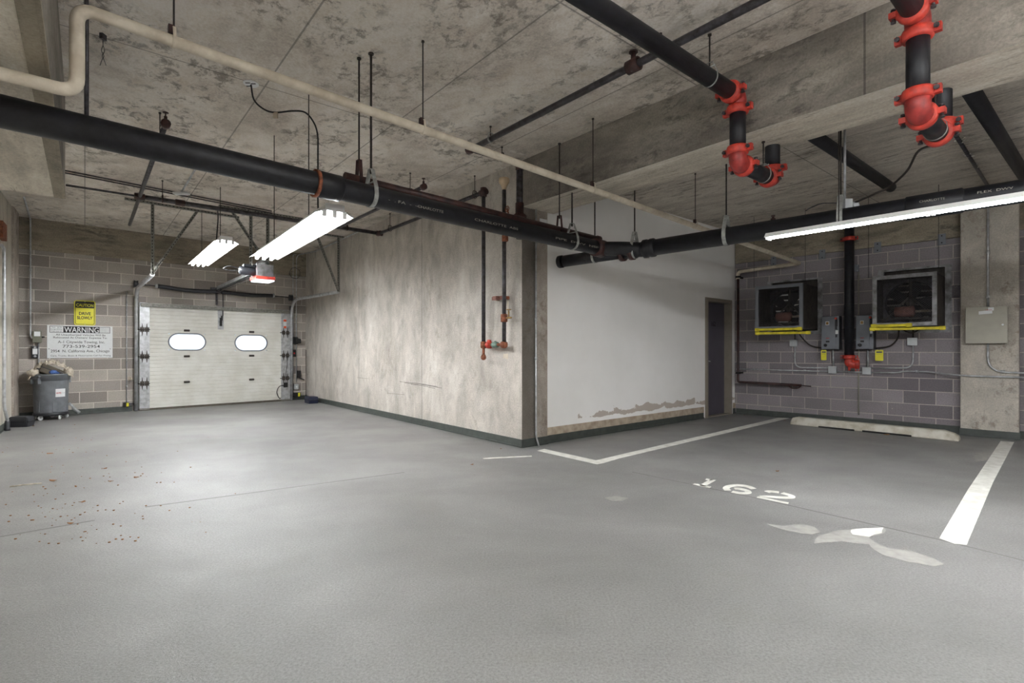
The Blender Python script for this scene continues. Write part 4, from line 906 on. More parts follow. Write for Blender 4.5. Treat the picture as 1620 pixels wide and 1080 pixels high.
mb = MB(); mb.prism(rrect(w, h, .04), -.012, 0); pn = obj('sign_plate', mb, M['ymet'], t)
mb = MB(); o_ = [(x, z) for x, z in rrect(w-.03, h-.03, .03)]; i_ = rrect(w-.045, h-.045, .025); mb.ring([(x, z+.015) for x, z in o_], [(x, z+.0225) for x, z in i_], -.0135, -.012)
mb.prism([(x, z+h*.70) for x, z in rrect(w-.035, h*.27, .015)], -.0135, -.012); obj('black_band', mb, M['ink'], pn)
mb = MB(); text(mb, 'CAUTION', 0, h*.755, h*.12, w*.8, -.0135, bold=.02); obj('lettering', mb, M['ymet'], pn)
mb = MB(); text(mb, 'DRIVE', 0, h*.42, h*.12, w*.55, -.012, bold=.03); text(mb, 'SLOWLY', 0, h*.25, h*.12, w*.72, -.012, bold=.03); obj('lettering', mb, M['ink'], pn)
mb = MB(); mb.lathe([(.006,0),(.006,.003)], (0, -.012, h*.03), (0,-1,0), 8); mb.lathe([(.006,0),(.006,.004)], (0, -.013, h*.95), (0,-1,0), 8); obj('screw', mb, M['galv'], pn)
t, w, h = placed('warning_sign', 'large white towing sign headed WARNING with a telephone number', 'sign', DW, 74.5, 515, 178, 566)
mb = MB(); mb.prism([(-w/2, 0), (w/2, 0), (w/2, h), (-w/2, h)], -.008, 0); pn = obj('sign_plate', mb, M['wsign'], t)
y_ = -.008; X = lambda f: -w/2+w*f
mb = MB(); mb.box(X(.235), X(.79), y_-.001, y_, h*.775, h*.975); obj('black_band', mb, M['ink'], pn)
mb = MB(); text(mb, 'WARNING', X(.513), h*.79, h*.17, w*.53, y_-.001, bold=.01); obj('lettering', mb, M['wsign'], pn)
mb = MB(); L_ = [(x, z) for x, z in ((X(.035), h*.775), (X(.96), h*.775), (X(.96), h*.975), (X(.035), h*.975))]; I_ = [(X(.043), h*.787), (X(.952), h*.787), (X(.952), h*.963), (X(.043), h*.963)]; mb.ring(L_, I_, y_-.001, y_)
for s_, fx, fz, hh, ww, al in (('Tow:   $170', .135, .915, .035, .15, 'C'), ('Storage: $25/Day', .135, .86, .035, .165, 'C'), ('Credit Cards OK', .135, .80, .035, .155, 'C'),
    ('All Unauthorized Vehicles Will Be', .505, .685, .06, .76, 'C'), ('Relocated At Owners\' Expense To:', .5, .60, .06, .82, 'C'), ('A-1 Citywide Towing, Inc.', .515, .455, .082, .72, 'C'), ('773-539-2954', .51, .315, .092, .57, 'C'),
    ('2954  N. California Ave., Chicago', .5, .175, .085, .9, 'C'), ('Cars, Trucks, Boats & Motorcycles Call For Pricing', .51, .05, .05, .92, 'C')):
    text(mb, s_, X(fx), h*fz, h*hh, w*ww, y_, bold=.004 if hh > .05 else 0)
mb.box(X(.02), X(.033), y_-.002, y_, h*.27, h*.29); mb.box(X(.955), X(.967), y_-.002, y_, h*.27, h*.29)
for k in range(4): text(mb, 'No Parking Any Time', X(.87), h*(.925-.042*k), h*.022, w*.15, y_)
obj('lettering', mb, M['ink'], pn)
# control boxes, left
t, w, h = placed('control_box', 'olive-grey control box with white top on the left end of the block wall', 'electrical box', DW, 51, 523.5, 65.5, 542)
mb = MB(); mb.box(-w/2, w/2, -.09, 0, 0, h); o = obj('enclosure', mb, M['box_o'], t, bev=.006); mb = MB(); mb.box(-w*.32, w*.35, -.094, -.09, h*.55, h*.95); obj('white_label', mb, M['wsign'], o); mb = MB(); mb.tube([(w*.5, -.05, h*.5), (w*.5+.04, -.05, h*.5)], .012, 8); obj('side_knob', mb, M['ink'], t)
t, w, h = placed('push_button_station', 'small dark push-button box below the olive control box', 'electrical box', DW, 49.5, 547, 60.5, 566)
mb = MB(); mb.box(-w/2, w/2, -.07, 0, 0, h); o = obj('enclosure', mb, M['box_d'], t, bev=.01); mb = MB(); mb.box(-w*.36, w*.36, -.08, -.07, h*.3, h*.78); obj('white_cover', mb, M['wsign'], o, bev=.005)
mb = MB(); mb.lathe([(.02,0),(.02,.01),(.012,.015)], (0, -.07, h*.88), (0,-1,0), 12); mb.lathe([(.02,0),(.02,.01),(.012,.015)], (0, -.07, h*.14), (0,-1,0), 12); obj('button', mb, M['galv'], t)
def conduit(label, pts, r=.012, mat='galv', group='wall conduits', clips=(), rad=.12, name='conduit'):
    t = thing(name, label, 'conduit', pts[0], 0, group); mb = MB(); mb.tube(fillet(pts, rad, 6), r, 10); obj('tube_run', mb, M[mat], t, world=True)
    if clips:
        mb = MB()
        for c_, ax in clips: mb.lathe([(r,-.02),(r*1.6,-.02),(r*1.6,.02),(r,.02)], c_, ax, 10)
        obj('coupling', mb, M['galv'], t, world=True)
    return t
d_ = lambda px, py, off=.03: DW.at(px, py, off)
Z1 = Vector((0,0,1))
du = DW.hit(48, 400, .03)[0]
top = DW.p(du, .07, CEIL-.03); conduit('steel conduit down the left end of the block wall to the olive box', [at_h(38, 312, CEIL-.03), Vector((top.x, top.y, CEIL-.03)), DW.p(du, .07, DW.hit(48, 533, .03)[1]), DW.p(du+.06, .07, DW.hit(48, 538, .03)[1])], .013, clips=[(DW.p(du, .07, 2.6), Z1)], rad=.08)
conduit('short conduit between the push-button box and the bin', [d_(61, 540), d_(61, 585)], .012)
conduit('thin conduit on the blocks just left of the garage door', [d_(200.3, 461), d_(200.3, 640)], .009, clips=[(d_(200.3, 482), Z1), (d_(200.3, 611), Z1)])
t, w, h = placed('door_sensor', 'yellow and black safety sensor low on the wall left of the garage door', 'sensor', DW, 194.5, 636, 203, 643)
mb = MB(); mb.box(-w/2, w/2, -.08, -.02, 0, h); obj('body', mb, M['ink'], t, bev=.004); mb = MB(); mb.box(0, w*.45, -.09, -.075, h*.1, h*.9); obj('yellow_lens', mb, M['ymet'], t); mb = MB(); mb.box(w/2, w/2+.12, -.06, -.03, h*.3, h*.8); obj('bracket', mb, M['steel'], t)
t, w, h = placed('door_sensor', 'yellow and black safety sensor low in the corner right of the garage door', 'sensor', DW, 463, 620.5, 473.5, 627)
mb = MB(); mb.box(-w/2, w/2, -.08, -.02, 0, h); obj('body', mb, M['ink'], t, bev=.004); mb = MB(); mb.box(w*.1, w*.38, -.09, -.075, h*.05, h*.95); obj('yellow_lens', mb, M['ymet'], t); mb = MB(); mb.box(-w/2-.14, -w/2, -.06, -.03, h*.3, h*.8); obj('bracket', mb, M['steel'], t)
t, w, h = placed('wall_bracket', 'small tan bracket on the blocks left of the garage door', 'bracket', DW, 202, 595.5, 207.5, 601.5); mb = MB(); mb.box(-w/2, w/2, -.02, 0, 0, h); mb.box(w*.2, w/2, -.12, -.02, h*.2, h*.8); obj('plate', mb, M['tarp'], t)
# right of door
d2 = lambda px, py, off=.03: DW.at(px, py, off)
conduit('steel conduit up the corner right of the garage door, nearer the door', [d2(463.5, 600), Vector((*d2(463.5, 410)[:2], CEIL-.06)), Vector((*d2(463.5, 410)[:2], CEIL-.06))-DW.u*.0+DW.n*.5-VU*.4], .012, rad=.15)
conduit('steel conduit up the corner right of the garage door, nearer the concrete wall', [d2(468.8, 604), Vector((*d2(468.8, 410)[:2], CEIL-.06)), CW.at(500, 400, .05)+Z1*(CEIL-.06-CW.at(500, 400, .05).z), CW.p(CW.hit(570, 370, .1)[0], .1, CEIL-.06)], .012, rad=.15)
t, w, h = placed('junction_box', 'pale grey square box in the corner right of the garage door', 'electrical box', DW, 463.8, 607.5, 471.2, 615.5); mb = MB(); mb.box(-w/2, w/2, -.06, 0, 0, h); o = obj('enclosure', mb, M['lbox'], t, bev=.012); mb = MB(); mb.lathe([(.02,0),(.02,.004)], (0,-.06,h/2), (0,-1,0), 12); obj('knockout', mb, M['wsign'], o)
t, w, h = placed('photo_eye', 'black photo-eye lamp on the conduit halfway up the corner', 'sensor', DW, 461.5, 533, 469, 544); mb = MB(); mb.box(-w/2, w/2, -.1, -.04, 0, h); mb.prism([(-w*.2, h*.2), (w*.9, h*.1), (w*.9, h*.7), (-w*.2, h*.9)], -.16, -.06); obj('body', mb, M['ink'], t, bev=.005)
t, w, h = placed('key_switch', 'black and red key switch in the corner by the garage door', 'switch', DW, 460.5, 553, 466.5, 564); mb = MB(); mb.box(-w/2, w/2, -.07, 0, 0, h); o = obj('body', mb, M['ink'], t, bev=.004); mb = MB(); mb.box(-w*.2, w*.2, -.075, -.07, h*.4, h*.6); obj('red_mark', mb, M['rink'], o)
t, w, h = placed('pull_handle', 'black lever handle low on the corner conduit', 'handle', DW, 468.5, 586, 473.5, 597); mb = MB(); mb.box(-w/2, w/2, -.09, -.045, 0, h); mb.tube([(0, -.07, .0), (w*1.6, -.1, -h*.35)], .012, 8); obj('lever', mb, M['ink'], t)
t = thing('cable_coil', 'coil of thin cable hung on the conduits near the ceiling corner', 'cable', d2(466, 432, .1)); mb = MB(); c_ = d2(466.5, 432, .09)
mb.tube([c_+DW.u*(.12*math.cos(a))+Z1*(.13*math.sin(a))+DW.n*(.01*math.sin(3*a)) for a in [2*math.pi*k/24 for k in range(48)]], .006, 6); obj('cable', mb, M['steel'], t, world=True)
# thin stick leaning on the concrete wall and a small strip
t = thing('metal_stake', 'thin rusty stake standing against the far end of the concrete wall', 'stake', CW.p(CW.hit(484, 632, .05)[0], .05, 0)); mb = MB(); ap = CW.p(CW.hit(484, 632, .05)[0], .05, 0); mb.tube([ap, ap+Vector((0,0,CW.hit(485, 553, .03)[1]))], .008, 6); obj('rod', mb, M['rod'], t, world=True)

# ---------------------------------------------------------------- things on the floor, left
cb_ = at_h(85, 659.5, 0); cb_ = Vector((-7.99, 8.93, 0)); ang0 = math.atan2(cb_.y, cb_.x)-math.pi/2
t = thing('trash_bin', 'grey round rubbish bin with white label on a wheeled dolly', 'bin', cb_, ang0)
prof = [(.22,.11),(.262,.11),(.268,.14),(.285,.66),(.29,.68),(.30,.68),(.305,.76),(.315,.765),(.315,.785),(.295,.785),(.28,.7),(.26,.16),(.01,.15)]
mb = MB(); mb.lathe(prof, (0,0,0), (0,0,1), 40); obj('barrel', mb, M['grey_pl'], t)
mb = MB()
for a in range(0, 360, 60):
    Mz = Matrix.Rotation(math.radians(a+12), 4, 'Z'); mb.prism([(-.035,.14),(.035,.14),(.05,.66),(-.05,.66)], -.02, .02, Mz @ Matrix.Translation((0,-.264,0)) @ Matrix.Rotation(math.radians(-1.9), 4, 'X'))
obj('rib', mb, M['grey_pl'], t, bev=.008)
for s_, aa in ((-1, -52), (1, 128)):
    Mz = Matrix.Rotation(math.radians(aa), 4, 'Z'); mb = MB(); mb.box(-.10, .10, -.328, -.285, .70, .735, Mz); mb.box(-.10, -.075, -.328, -.26, .62, .735, Mz); mb.box(.075, .10, -.328, -.26, .62, .735, Mz); mb.prism([(-.12,.735),(.12,.735),(.10,.765),(-.10,.765)], -.325, -.28, Mz); obj('handle', mb, M['grey_pl'], t, bev=.008)
mb = MB(); Mz = Matrix.Rotation(math.radians(32), 4, 'Z')
rr_ = .292
def onbar(x, z, r): a = x/r; return (r*math.sin(a), -r*math.cos(a), z)
lbl = MB(); n = 8; v_ = []
for i in range(n+1):
    x = -.09+.18*i/n
    for z in (.39, .53): v_.append(Mz @ Vector(onbar(x, z, .268+(z-.14)*.033+.006)))
lbl.add(v_, [(2*i, 2*i+2, 2*i+3, 2*i+1) for i in range(n)]); 
# give the label thickness
v2_ = [Vector((q.x*1.008, q.y*1.008, q.z)) for q in v_]; lbl.add(v2_, [(2*i, 2*i+2, 2*i+3, 2*i+1) for i in range(n)])
lo = obj('label', lbl, M['wsign'], t)
tm = MB(); text(tm, 'HAYES', -.04, .447, .026, .085, 0, bold=.03)
for i, q in enumerate(tm.v): p = onbar(q.x, q.z, .268+(q.z-.14)*.033+.012); tm.v[i] = Mz @ Vector(p)
obj('lettering', tm, M['rink'], lo)
tm = MB(); text(tm, 'MECHANICAL', .045, .45, .014, .07, 0)
for i, q in enumerate(tm.v): p = onbar(q.x, q.z, .268+(q.z-.14)*.033+.012); tm.v[i] = Mz @ Vector(p)
obj('lettering', tm, M['greyink'], lo)
mb = MB(); mb.lathe([(.2,.075),(.28,.075),(.288,.09),(.288,.12),(.264,.125)], (0,0,0), (0,0,1), 32); dl_ = obj('dolly', mb, M['dark_pl'], t)
for k in range(5):
    a = math.radians(-58+72*k); x, y = .25*math.cos(a), .25*math.sin(a); mb = MB(); wa = Vector((math.cos(a+.6), math.sin(a+.6), 0)); cw_ = Vector((x, y, .037)); mb.lathe([(.004,-.014),(.03,-.014),(.040,-.01),(.040,.01),(.03,.014),(.004,.014)], cw_+Vector((0,0,.003)), wa, 18); o = obj('caster', mb, M['wsign'], dl_)
    mb = MB(); mb.box(x-.02, x+.02, y-.02, y+.02, .055, .08); mb.bar(cw_+wa*.018, cw_+wa*.018+Vector((0,0,.04)), .004, .03); obj('caster_fork', mb, M['galv'], o)
# stuff heaped in the bin
t2_ = thing('brown_case', 'olive-brown case sticking out of the bin under the canvas', 'case', cb_+Vector((0,0,.74)), ang0)
Mc = Matrix.Translation((.02, -.05, .08)) @ Matrix.Rotation(math.radians(24), 4, 'Y') @ Matrix.Rotation(math.radians(-8), 4, 'X')
mb = MB(); mb.box(-.2, .2, -.13, .1, -.09, .07, Mc); obj('shell', mb, M['case'], t2_, bev=.02); mb = MB(); mb.box(-.205, .205, -.135, .105, -.005, .012, Mc); obj('seam', mb, M['ink'], t2_, bev=.002)
mb = MB(); mb.tube(fillet([Mc @ Vector((.05,-.13,.02)), Mc @ Vector((.05,-.17,.02)), Mc @ Vector((.16,-.17,.02)), Mc @ Vector((.16,-.13,.02))], .02), .01, 8); obj('handle', mb, M['steel'], t2_)
mb = MB()
def blob(mb, c_, rx, ry, rz, jit, seed, nu=20, nv=12, z0=-1.2):
    rn = random.Random(seed); ph = [rn.uniform(0, 6.28) for _ in range(8)]; v = []
    for i in range(nv+1):
        b_ = math.pi*i/nv
        for k in range(nu):
            a = 2*math.pi*k/nu; f = 1+jit*(math.sin(3*a+ph[0]+2*b_)+.7*math.sin(7*a+ph[1]-3*b_)+.5*math.sin(11*a+ph[2]+5*b_))/2
            v.append(Vector((c_[0]+rx*f*math.sin(b_)*math.cos(a), c_[1]+ry*f*math.sin(b_)*math.sin(a), c_[2]+rz*f*math.cos(b_))))
    mb.add(v, [(i*nu+k, i*nu+(k+1) % nu, (i+1)*nu+(k+1) % nu, (i+1)*nu+k) for i in range(nv) for k in range(nu)], True)
rag = thing('blue_rag', 'bright blue rag pushed into the bin below the case', 'rag', cb_+Vector((0,0,.74)), ang0); mb = MB(); blob(mb, (.05, -.2, .07), .08, .04, .035, .25, 5); obj('cloth', mb, M['blue'], rag)
tarp = thing('canvas_tarp', 'crumpled cream canvas sheet draped over the top of the bin', 'tarp', cb_+Vector((0,0,.76)), ang0)
mb = MB(); nu, nv = 60, 16; v = []
rn = random.Random(3)
for i in range(nv+1):
    s_ = i/nv
    for k in range(nu+1):
        x = -1+2*k/nu; arch = .235*(1-abs(x)**2.2)+.02
        wob = .014*math.sin(23*x+3*s_)+.01*math.sin(41*x-5*s_)+.012*math.sin(9*x+7*s_)
        y = .16-.36*s_; zz = arch - .10*s_**2*(1-x*x) + wob - (.05*s_ if abs(x) > .7 else 0)
        if s_ > .55 and abs(x) < .62: zz = max(zz, arch*.55+.06*math.cos(x*2)); 
        v.append(Vector((.345*x+.02*s_*math.sin(13*x), y+wob*1.5+(.04 if s_ > .5 and abs(x) < .5 else 0)*(s_-.5)*2, zz+.0)))
mb.add(v, [(i*(nu+1)+k, i*(nu+1)+k+1, (i+1)*(nu+1)+k+1, (i+1)*(nu+1)+k) for i in range(nv) for k in range(nu)], True)
to = obj('sheet', mb, M['tarp'], tarp); sm_ = to.modifiers.new('thick', 'SOLIDIFY'); sm_.thickness = .012
mb = MB(); blob(mb, (-.27, -.16, .05), .09, .07, .06, .22, 8); blob(mb, (.28, -.13, .06), .08, .06, .07, .25, 9); obj('bunched_fold', mb, M['tarp'], tarp)
for o in (bpy.data.objects['trash_bin'], t2_, rag, tarp): o.scale = (.83, .83, 1)
# tube behind bin
q0, q1 = DW.at(109, 640, .2), at_h(124, 650, .045); q1 = DW.p(DW.hit(125.5, 648, .17)[0], .17, .05)
t = thing('chrome_tube', 'short silver pipe leaning between the bin and the block wall', 'pipe', q1); mb = MB(); mb.tube([q0+Vector((0,0,.03)), q1], .02, 12); mb.tube([q1+(q0-q1)*.0, q1+(q0-q1).normalized()*.14], .027, 12); obj('tube', mb, M['galv'], t, world=True)
# black boxes (bait stations / tool boxes)
def wedgebox(label, p, ang, w, d, h, mat, group=None):
    t = thing('storage_box', label, 'box', p, ang, group); mb = MB()
    mb.prism([(-w/2+.015, 0), (w/2-.015, 0), (w/2, h*.45), (w/2-.01, h*.85), (w/2-.03, h), (-w/2+.03, h), (-w/2+.01, h*.85), (-w/2, h*.45)], -d/2, d/2); o = obj('body', mb, mat, t, bev=.012)
    mb = MB(); mb.box(-w/2-.003, w/2+.003, -d/2-.003, d/2+.003, h*.47, h*.54); obj('lid_seam', mb, M['ink'], t, bev=.002)
    mb = MB(); mb.box(w/2-.05, w/2-.015, -d/2-.008, -d/2+.01, h*.35, h*.75); obj('latch', mb, mat, t); return t
wedgebox('black plastic box on the floor against the left wall beside the bin', (-7.655, 8.04, 0), math.radians(10), .28, .15, .165, M['dark_pl'])
q = CW.p(CW.hit(494, 640, .18)[0], .2, 0); wedgebox('blue-black plastic box on the floor at the far end of the concrete wall', q, CW.ang, .34, .2, .15, M['blue_pl'])
# left wall conduit with flexible end
l_ = lambda px, py, off=.05: LW.at(px, py, off)
tp_ = l_(7, 395); t = thing('wall_conduit', 'grey conduit down the left wall ending in a dark boot on the floor', 'conduit', tp_)
uu = LW.hit(6.5, 500, .05)[0]; zlow = LW.hit(3, 645, .05)[1]
mb = MB(); foot = at_h(11.5, 681, .0); P_ = [LW.p(uu-.2, .05, LW.hit(3, 388, .05)[1]), LW.p(uu, .05, LW.hit(6, 392, .05)[1]), LW.p(uu, .05, zlow), Vector((foot.x, foot.y, .16)), Vector((foot.x, foot.y, .06))]
mb.tube(fillet(P_, .1, 6), .02, 12); obj('tube_run', mb, M['galv'], t, world=True); mb = MB(); mb.lathe([(.035,0),(.035,.03),(.03,.04),(.03,.13),(.022,.16)], Vector((foot.x, foot.y, 0)), (0,0,1), 14); obj('boot', mb, M['dark_pl'], t, world=True)
t = thing('rusty_box', 'small rust-brown box at the left edge on the left wall', 'electrical box', l_(1, 380, 0), LW.ang); mb = MB(); mb.box(-.3, .06, -.06, 0, 0, .24); obj('enclosure', mb, M['rust'], t, bev=.004)
# ---------------------------------------------------------------- exhaust fans in the block wall
def fan(label, ua, ub_, z0, z1, sm_lab):
    um = (ua+ub_)/2; t = thing('exhaust_fan', label, 'fan', RW.p(um, 0, z0), RW.ang, 'wall exhaust fans')
    W_, H_ = ub_-ua, z1-z0; bw, P = .72, .75; cz = (1.54-z0)+bw/2
    x0, x1, b0, b1 = -bw/2, bw/2, cz-bw/2, cz+bw/2
    fo = [(-W_/2, 0), (W_/2, 0), (W_/2, H_), (-W_/2, H_)]; fi = [(x0-.0, b0-.005), (x1, b0-.005), (x1, b1), (x0, b1)]
    mb = MB(); mb.ring(fo, [(-W_/2+.075, .06), (W_/2-.075, .06), (W_/2-.075, H_-.03), (-W_/2+.075, H_-.03)], -.004, .05); mb.ring([(x*.99, z) for x, z in fo], [(-W_/2+.02, .02), (W_/2-.02, .02), (W_/2-.02, H_-.02), (-W_/2+.02, H_-.02)], .0, .26); obj('wall_frame', mb, M['fanframe'], t)
    mb = MB(); o_ = [(x0, b0), (x1, b0), (x1, b1), (x0, b1)]; g = .006; i_ = [(x0+g, b0+g), (x1-g, b0+g), (x1-g, b1-g), (x0+g, b1-g)]; mb.ring(o_, i_, -P, .16); obj('housing', mb, M['fanmetal'], t)
    mb = MB(); mb.ring([(-W_/2+.02, .02), (W_/2-.02, .02), (W_/2-.02, H_-.02), (-W_/2+.02, H_-.02)], o_, .10, .106); obj('back_panel', mb, M['fanmetal'], t)
    mb = MB(); i2 = [(x0+.045, b0+.045), (x1-.045, b0+.045), (x1-.045, b1-.045), (x0+.045, b1-.045)]; e = .006; mb.ring([(x0-e, b0-e), (x1+e, b0-e), (x1+e, b1+e), (x0-e, b1+e)], i2, -P-.012, -P+.03); obj('guard_frame', mb, M['box_g'] if 'dimmer' in sm_lab else M['fanframe'], t)
    mb = MB(); s_ = .03; wr = .0011; a0 = x0+.04; a1 = x1-.04; c0_, c1_ = b0+.04, b1-.04; L_ = a1-a0
    k = -L_
    while k < L_:
        for sg in (1, -1):
            # diagonal z-c0 = sg*(x-a)+k clipped
            pts = []
            xa, xb = a0, a1
            if sg == 1: lo = max(xa, xa-k); hi = min(xb, xa-k+L_); za, zb2 = c0_+(lo-xa)+k, c0_+(hi-xa)+k
            else: lo = max(xa, xa-k); hi = min(xb, xa-k+L_); za, zb2 = c1_-((lo-xa)+k), c1_-((hi-xa)+k)
            if hi-lo > .01: mb.bar((lo, -P+.0, za), (hi, -P+.0, zb2), wr*2, wr*2, up=(0,1,0))
        k += s_
    obj('wire_guard', mb, M['steel'], t)
    yb_ = -.12; R0 = bw/2-.05; mb = MB(); mb.ring([(0+(bw/2-.006)*max(-1, min(1, 1.5*math.cos(a))), cz+(bw/2-.006)*max(-1, min(1, 1.5*math.sin(a)))) for a in [2*math.pi*k/40 for k in range(40)]], circ(R0, 40, 0, cz), yb_, yb_+.006); mb.lathe([(R0+.004,0),(R0+.004,.1),(R0-.004,.1),(R0-.004,0)], (0, yb_-.1, cz), (0,1,0), 40, cap=False); obj('venturi_panel', mb, M['steel'], t)
    hub = (0, yb_-.08, cz); mb = MB(); mb.lathe([(.02,-.04),(.06,-.03),(.06,.03),(.02,.04)], hub, (0,1,0), 18)
    bd = obj('hub', mb, M['fanmetal'], t)
    for k in range(5):
        mb = MB(); A_ = Matrix.Translation(hub) @ Matrix.Rotation(math.radians(72*k+14), 4, 'Y') @ Matrix.Rotation(math.radians(28), 4, 'Z')
        mb.prism([(-.035, .05), (.035, .05), (.085, R0*.6), (.09, R0*.92), (-.05, R0*.95), (-.07, R0*.6)], -.003, .003, A_); obj('blade', mb, M['hole'], bd)
    mb = MB(); mb.lathe([(.03,-.13),(.075,-.12),(.08,0),(.08,.1),(.03,.12)], (-.05, -.32, cz-.14), (1,0,0), 18); mt = obj('motor', mb, M['clampc'], t); mb = MB(); mb.tube([(.07,-.32,cz-.14), (.25,-.32,cz-.14)], .018, 10); obj('shaft', mb, M['trimw'], mt)
    mb = MB(); mb.bar((x0+.01, -.3, b0+.05), (.0, -.22, cz+.1), .03, .02); mb.bar((x1-.01, -.3, b0+.05), (0, -.22, cz+.1), .03, .02); mb.bar((x0, -.3, b0+.12), (x1, -.3, b0+.12), .04, .02); mb.bar((0, -.24, b0), (0, -.24, b1), .03, .02); obj('motor_bracket', mb, M['fanmetal'], t)
    mb = MB(); n = 9
    for k in range(n):
        z = .05+(H_-.1)*(k+.5)/n; A_ = Matrix.Translation((0, .20, z)) @ Matrix.Rotation(math.radians(58), 4, 'X'); mb.box(-W_/2+.03, W_/2-.03, -.044, .044, -.0015, .0015, A_)
    obj('shutter', mb, M['fanmetal'], t)
    return t, x0, x1, b0, P
t, x0, x1, b0, P = fan('exhaust fan in a square box on the block wall, nearer the grey door', f1a, f1b, z1b, z1t, 'dimmer')
def foam(t_root, label, fr, u0_, off0, u1_, off1, z, d=.0, group='yellow foam guards'):
    g = thing('foam_guard', label, 'edge guard', fr.p((u0_+u1_)/2, (off0+off1)/2, z), fr.ang, group); mb = MB(); a = fr.p(u0_, off0, z); b_ = fr.p(u1_, off1, z+d); mb.bar(a, b_, .055, .042, up=(0,0,1)); obj('bar', mb, M['bar'], g, world=True, bev=.012)
    mb = MB()
    for q, s_ in ((a, 1), (b_, -1)):
        dd_ = (b_-a).normalized()*s_; mb.bar(q-dd_*.0, q+dd_*.07, .068, .056, up=(0,0,1))
    obj('end_cap', mb, M['bar'], g, world=True, bev=.012); return g
um1, um2 = (f1a+f1b)/2, (f2a+f2b)/2
foam(t, 'yellow foam bar along the lower front edge of the nearer-door fan', RW, um1-.36, .77, um1+.36, .77, 1.535, .0)
foam(t, 'yellow foam bar just below and behind the front one under the nearer-door fan', RW, um1-.36, .77, um1+.44, .62, 1.475, .0)
t, x0, x1, b0, P = fan('exhaust fan in a square box on the block wall, nearer the concrete column', f2a, f2b, z2b, z2t, 'x')
foam(t, 'yellow foam bar along the front edge of the fan nearer the column', RW, um2-.38, .78, um2+.10, .78, 1.545, .0)
foam(t, 'long yellow foam bar under the fan nearer the column', RW, um2-.40, .78, um2+.44, .6, 1.50, .0)
# ---------------------------------------------------------------- electrical gear on the block wall
r_ = lambda px, py, off=.02: RW.at(px, py, off)
def starter(label, px0, py0, px1, py1):
    t, w, h = placed('motor_starter', label, 'electrical box', RW, px0, py0, px1, py1, group='fan motor starters')
    D = .16; mb = MB(); mb.box(-w/2, w/2, -D, 0, 0, h); obj('enclosure', mb, M['box_d'], t, bev=.006)
    mb = MB(); mb.box(-w/2-.003, w*.28, -D-.02, -D+.02, .006, h-.004); d = obj('door', mb, M['box_g'], t, bev=.004)
    mb = MB(); mb.box(w*.285, w/2, -D-.015, -D, .004, h-.004); fl_ = obj('switch_flange', mb, M['box_g'], t, bev=.003)
    mb = MB(); mb.box(w*.30, w*.42, -D-.03, -D-.015, h*.68, h*.9); mb.box(w*.33, w*.38, -D-.05, -D-.02, h*.6, h*.84); mb.box(w*.3, w*.4, -D-.02, -D-.014, h*.36, h*.44); obj('handle', mb, M['dark_pl'], fl_)
    mb = MB(); mb.lathe([(.016,0),(.018,.03),(.01,.035)], (w*.34, -D-.02, h*.92), (0,-1,0), 14); obj('red_knob', mb, M['red'], fl_)
    mb = MB(); mb.box(w*.3, w*.45, -D-.0165, -D-.015, h*.46, h*.57); obj('warning_sticker', mb, M['wsign'], fl_)
    mb = MB(); mb.box(-w*.27, -w*.06, -D-.0215, -D-.02, h*.73, h*.84); lb_ = obj('label', mb, M['wsign'], d); mb = MB(); mb.box(-w*.24, -w*.09, -D-.0225, -D-.0215, h*.745, h*.825); obj('gold_mark', mb, M['brass'], lb_)
    mb = MB(); mb.box(-w*.25, -w*.05, -D-.0215, -D-.02, h*.325, h*.345); obj('red_mark', mb, M['red'], d)
    mb = MB(); mb.box(-w*.25, -w*.04, -D-.022, -D-.02, h*.21, h*.26); mb.lathe([(.025,0),(.025,.012),(.015,.02)], (-w*.27, -D-.02, h*.125), (0,-1,0), 16); obj('push_button', mb, M['ink'], d)
    return t
starter('grey motor starter box left of the black riser pipe', 1305, 500.5, 1332, 552.5)
starter('grey motor starter box right of the black riser, half behind the fan guard', 1359, 499, 1386, 552.5)
def jbox(label, px0, py0, px1, py1, mat='lbox', D=.06, off=0):
    t, w, h = placed('junction_box', label, 'electrical box', RW, px0, py0, px1, py1, off, 'junction boxes'); mb = MB(); mb.box(-w/2, w/2, -D, 0, 0, h); obj('body', mb, M[mat], t, bev=.008); mb = MB(); mb.box(-w/2-.004, w/2+.004, -D-.006, -D, -.004, h+.004); c_ = obj('cover', mb, M[mat], t, bev=.004)
    mb = MB(); [mb.lathe([(.006,0),(.006,.003)], (sx*w*.38, -D-.006, h/2+sz*h*.38), (0,-1,0), 8) for sx in (1,-1) for sz in (1,-1)]; obj('screw', mb, M['galv'], c_)
jbox('pale grey box under the left starter on the long conduit', 1312.5, 579.5, 1324, 590)
jbox('pale grey box under the right starter on the long conduit', 1366, 581, 1378.5, 591.5)
jbox('pale grey box below the fan nearer the grey door', 1251.5, 537.5, 1262, 547.5)
jbox('pale grey box below the fan nearer the column', 1437, 534.5, 1451.5, 546)
jbox('small grey box high on the wall right of the black riser', 1348.5, 420, 1359.5, 430, 'box_g')
cr = .0135
conduit('short conduit from the left starter down to its box', [r_(1318, 553, .06), r_(1318.6, 580, .04)], cr)
conduit('short conduit from the right starter down to its box', [r_(1373, 553, .06), r_(1373, 582, .04)], cr)
conduit('conduit from the box below the door-side fan curving right to the left box', [r_(1257.5, 547), r_(1257.5, 581), r_(1313, 582)], .011)
conduit('conduit from the box below the column-side fan curving left to the right box', [r_(1444.5, 546), r_(1444.5, 582), r_(1378, 582)], .011)
conduit('long conduit along the block wall from the corner to the left box', [r_(1165.5, 583.5), r_(1195, 584.3), r_(1313, 587.5)], .012, clips=[(r_(1193, 584.2), RW.u), (r_(1273, 586.3), RW.u)], rad=.02)
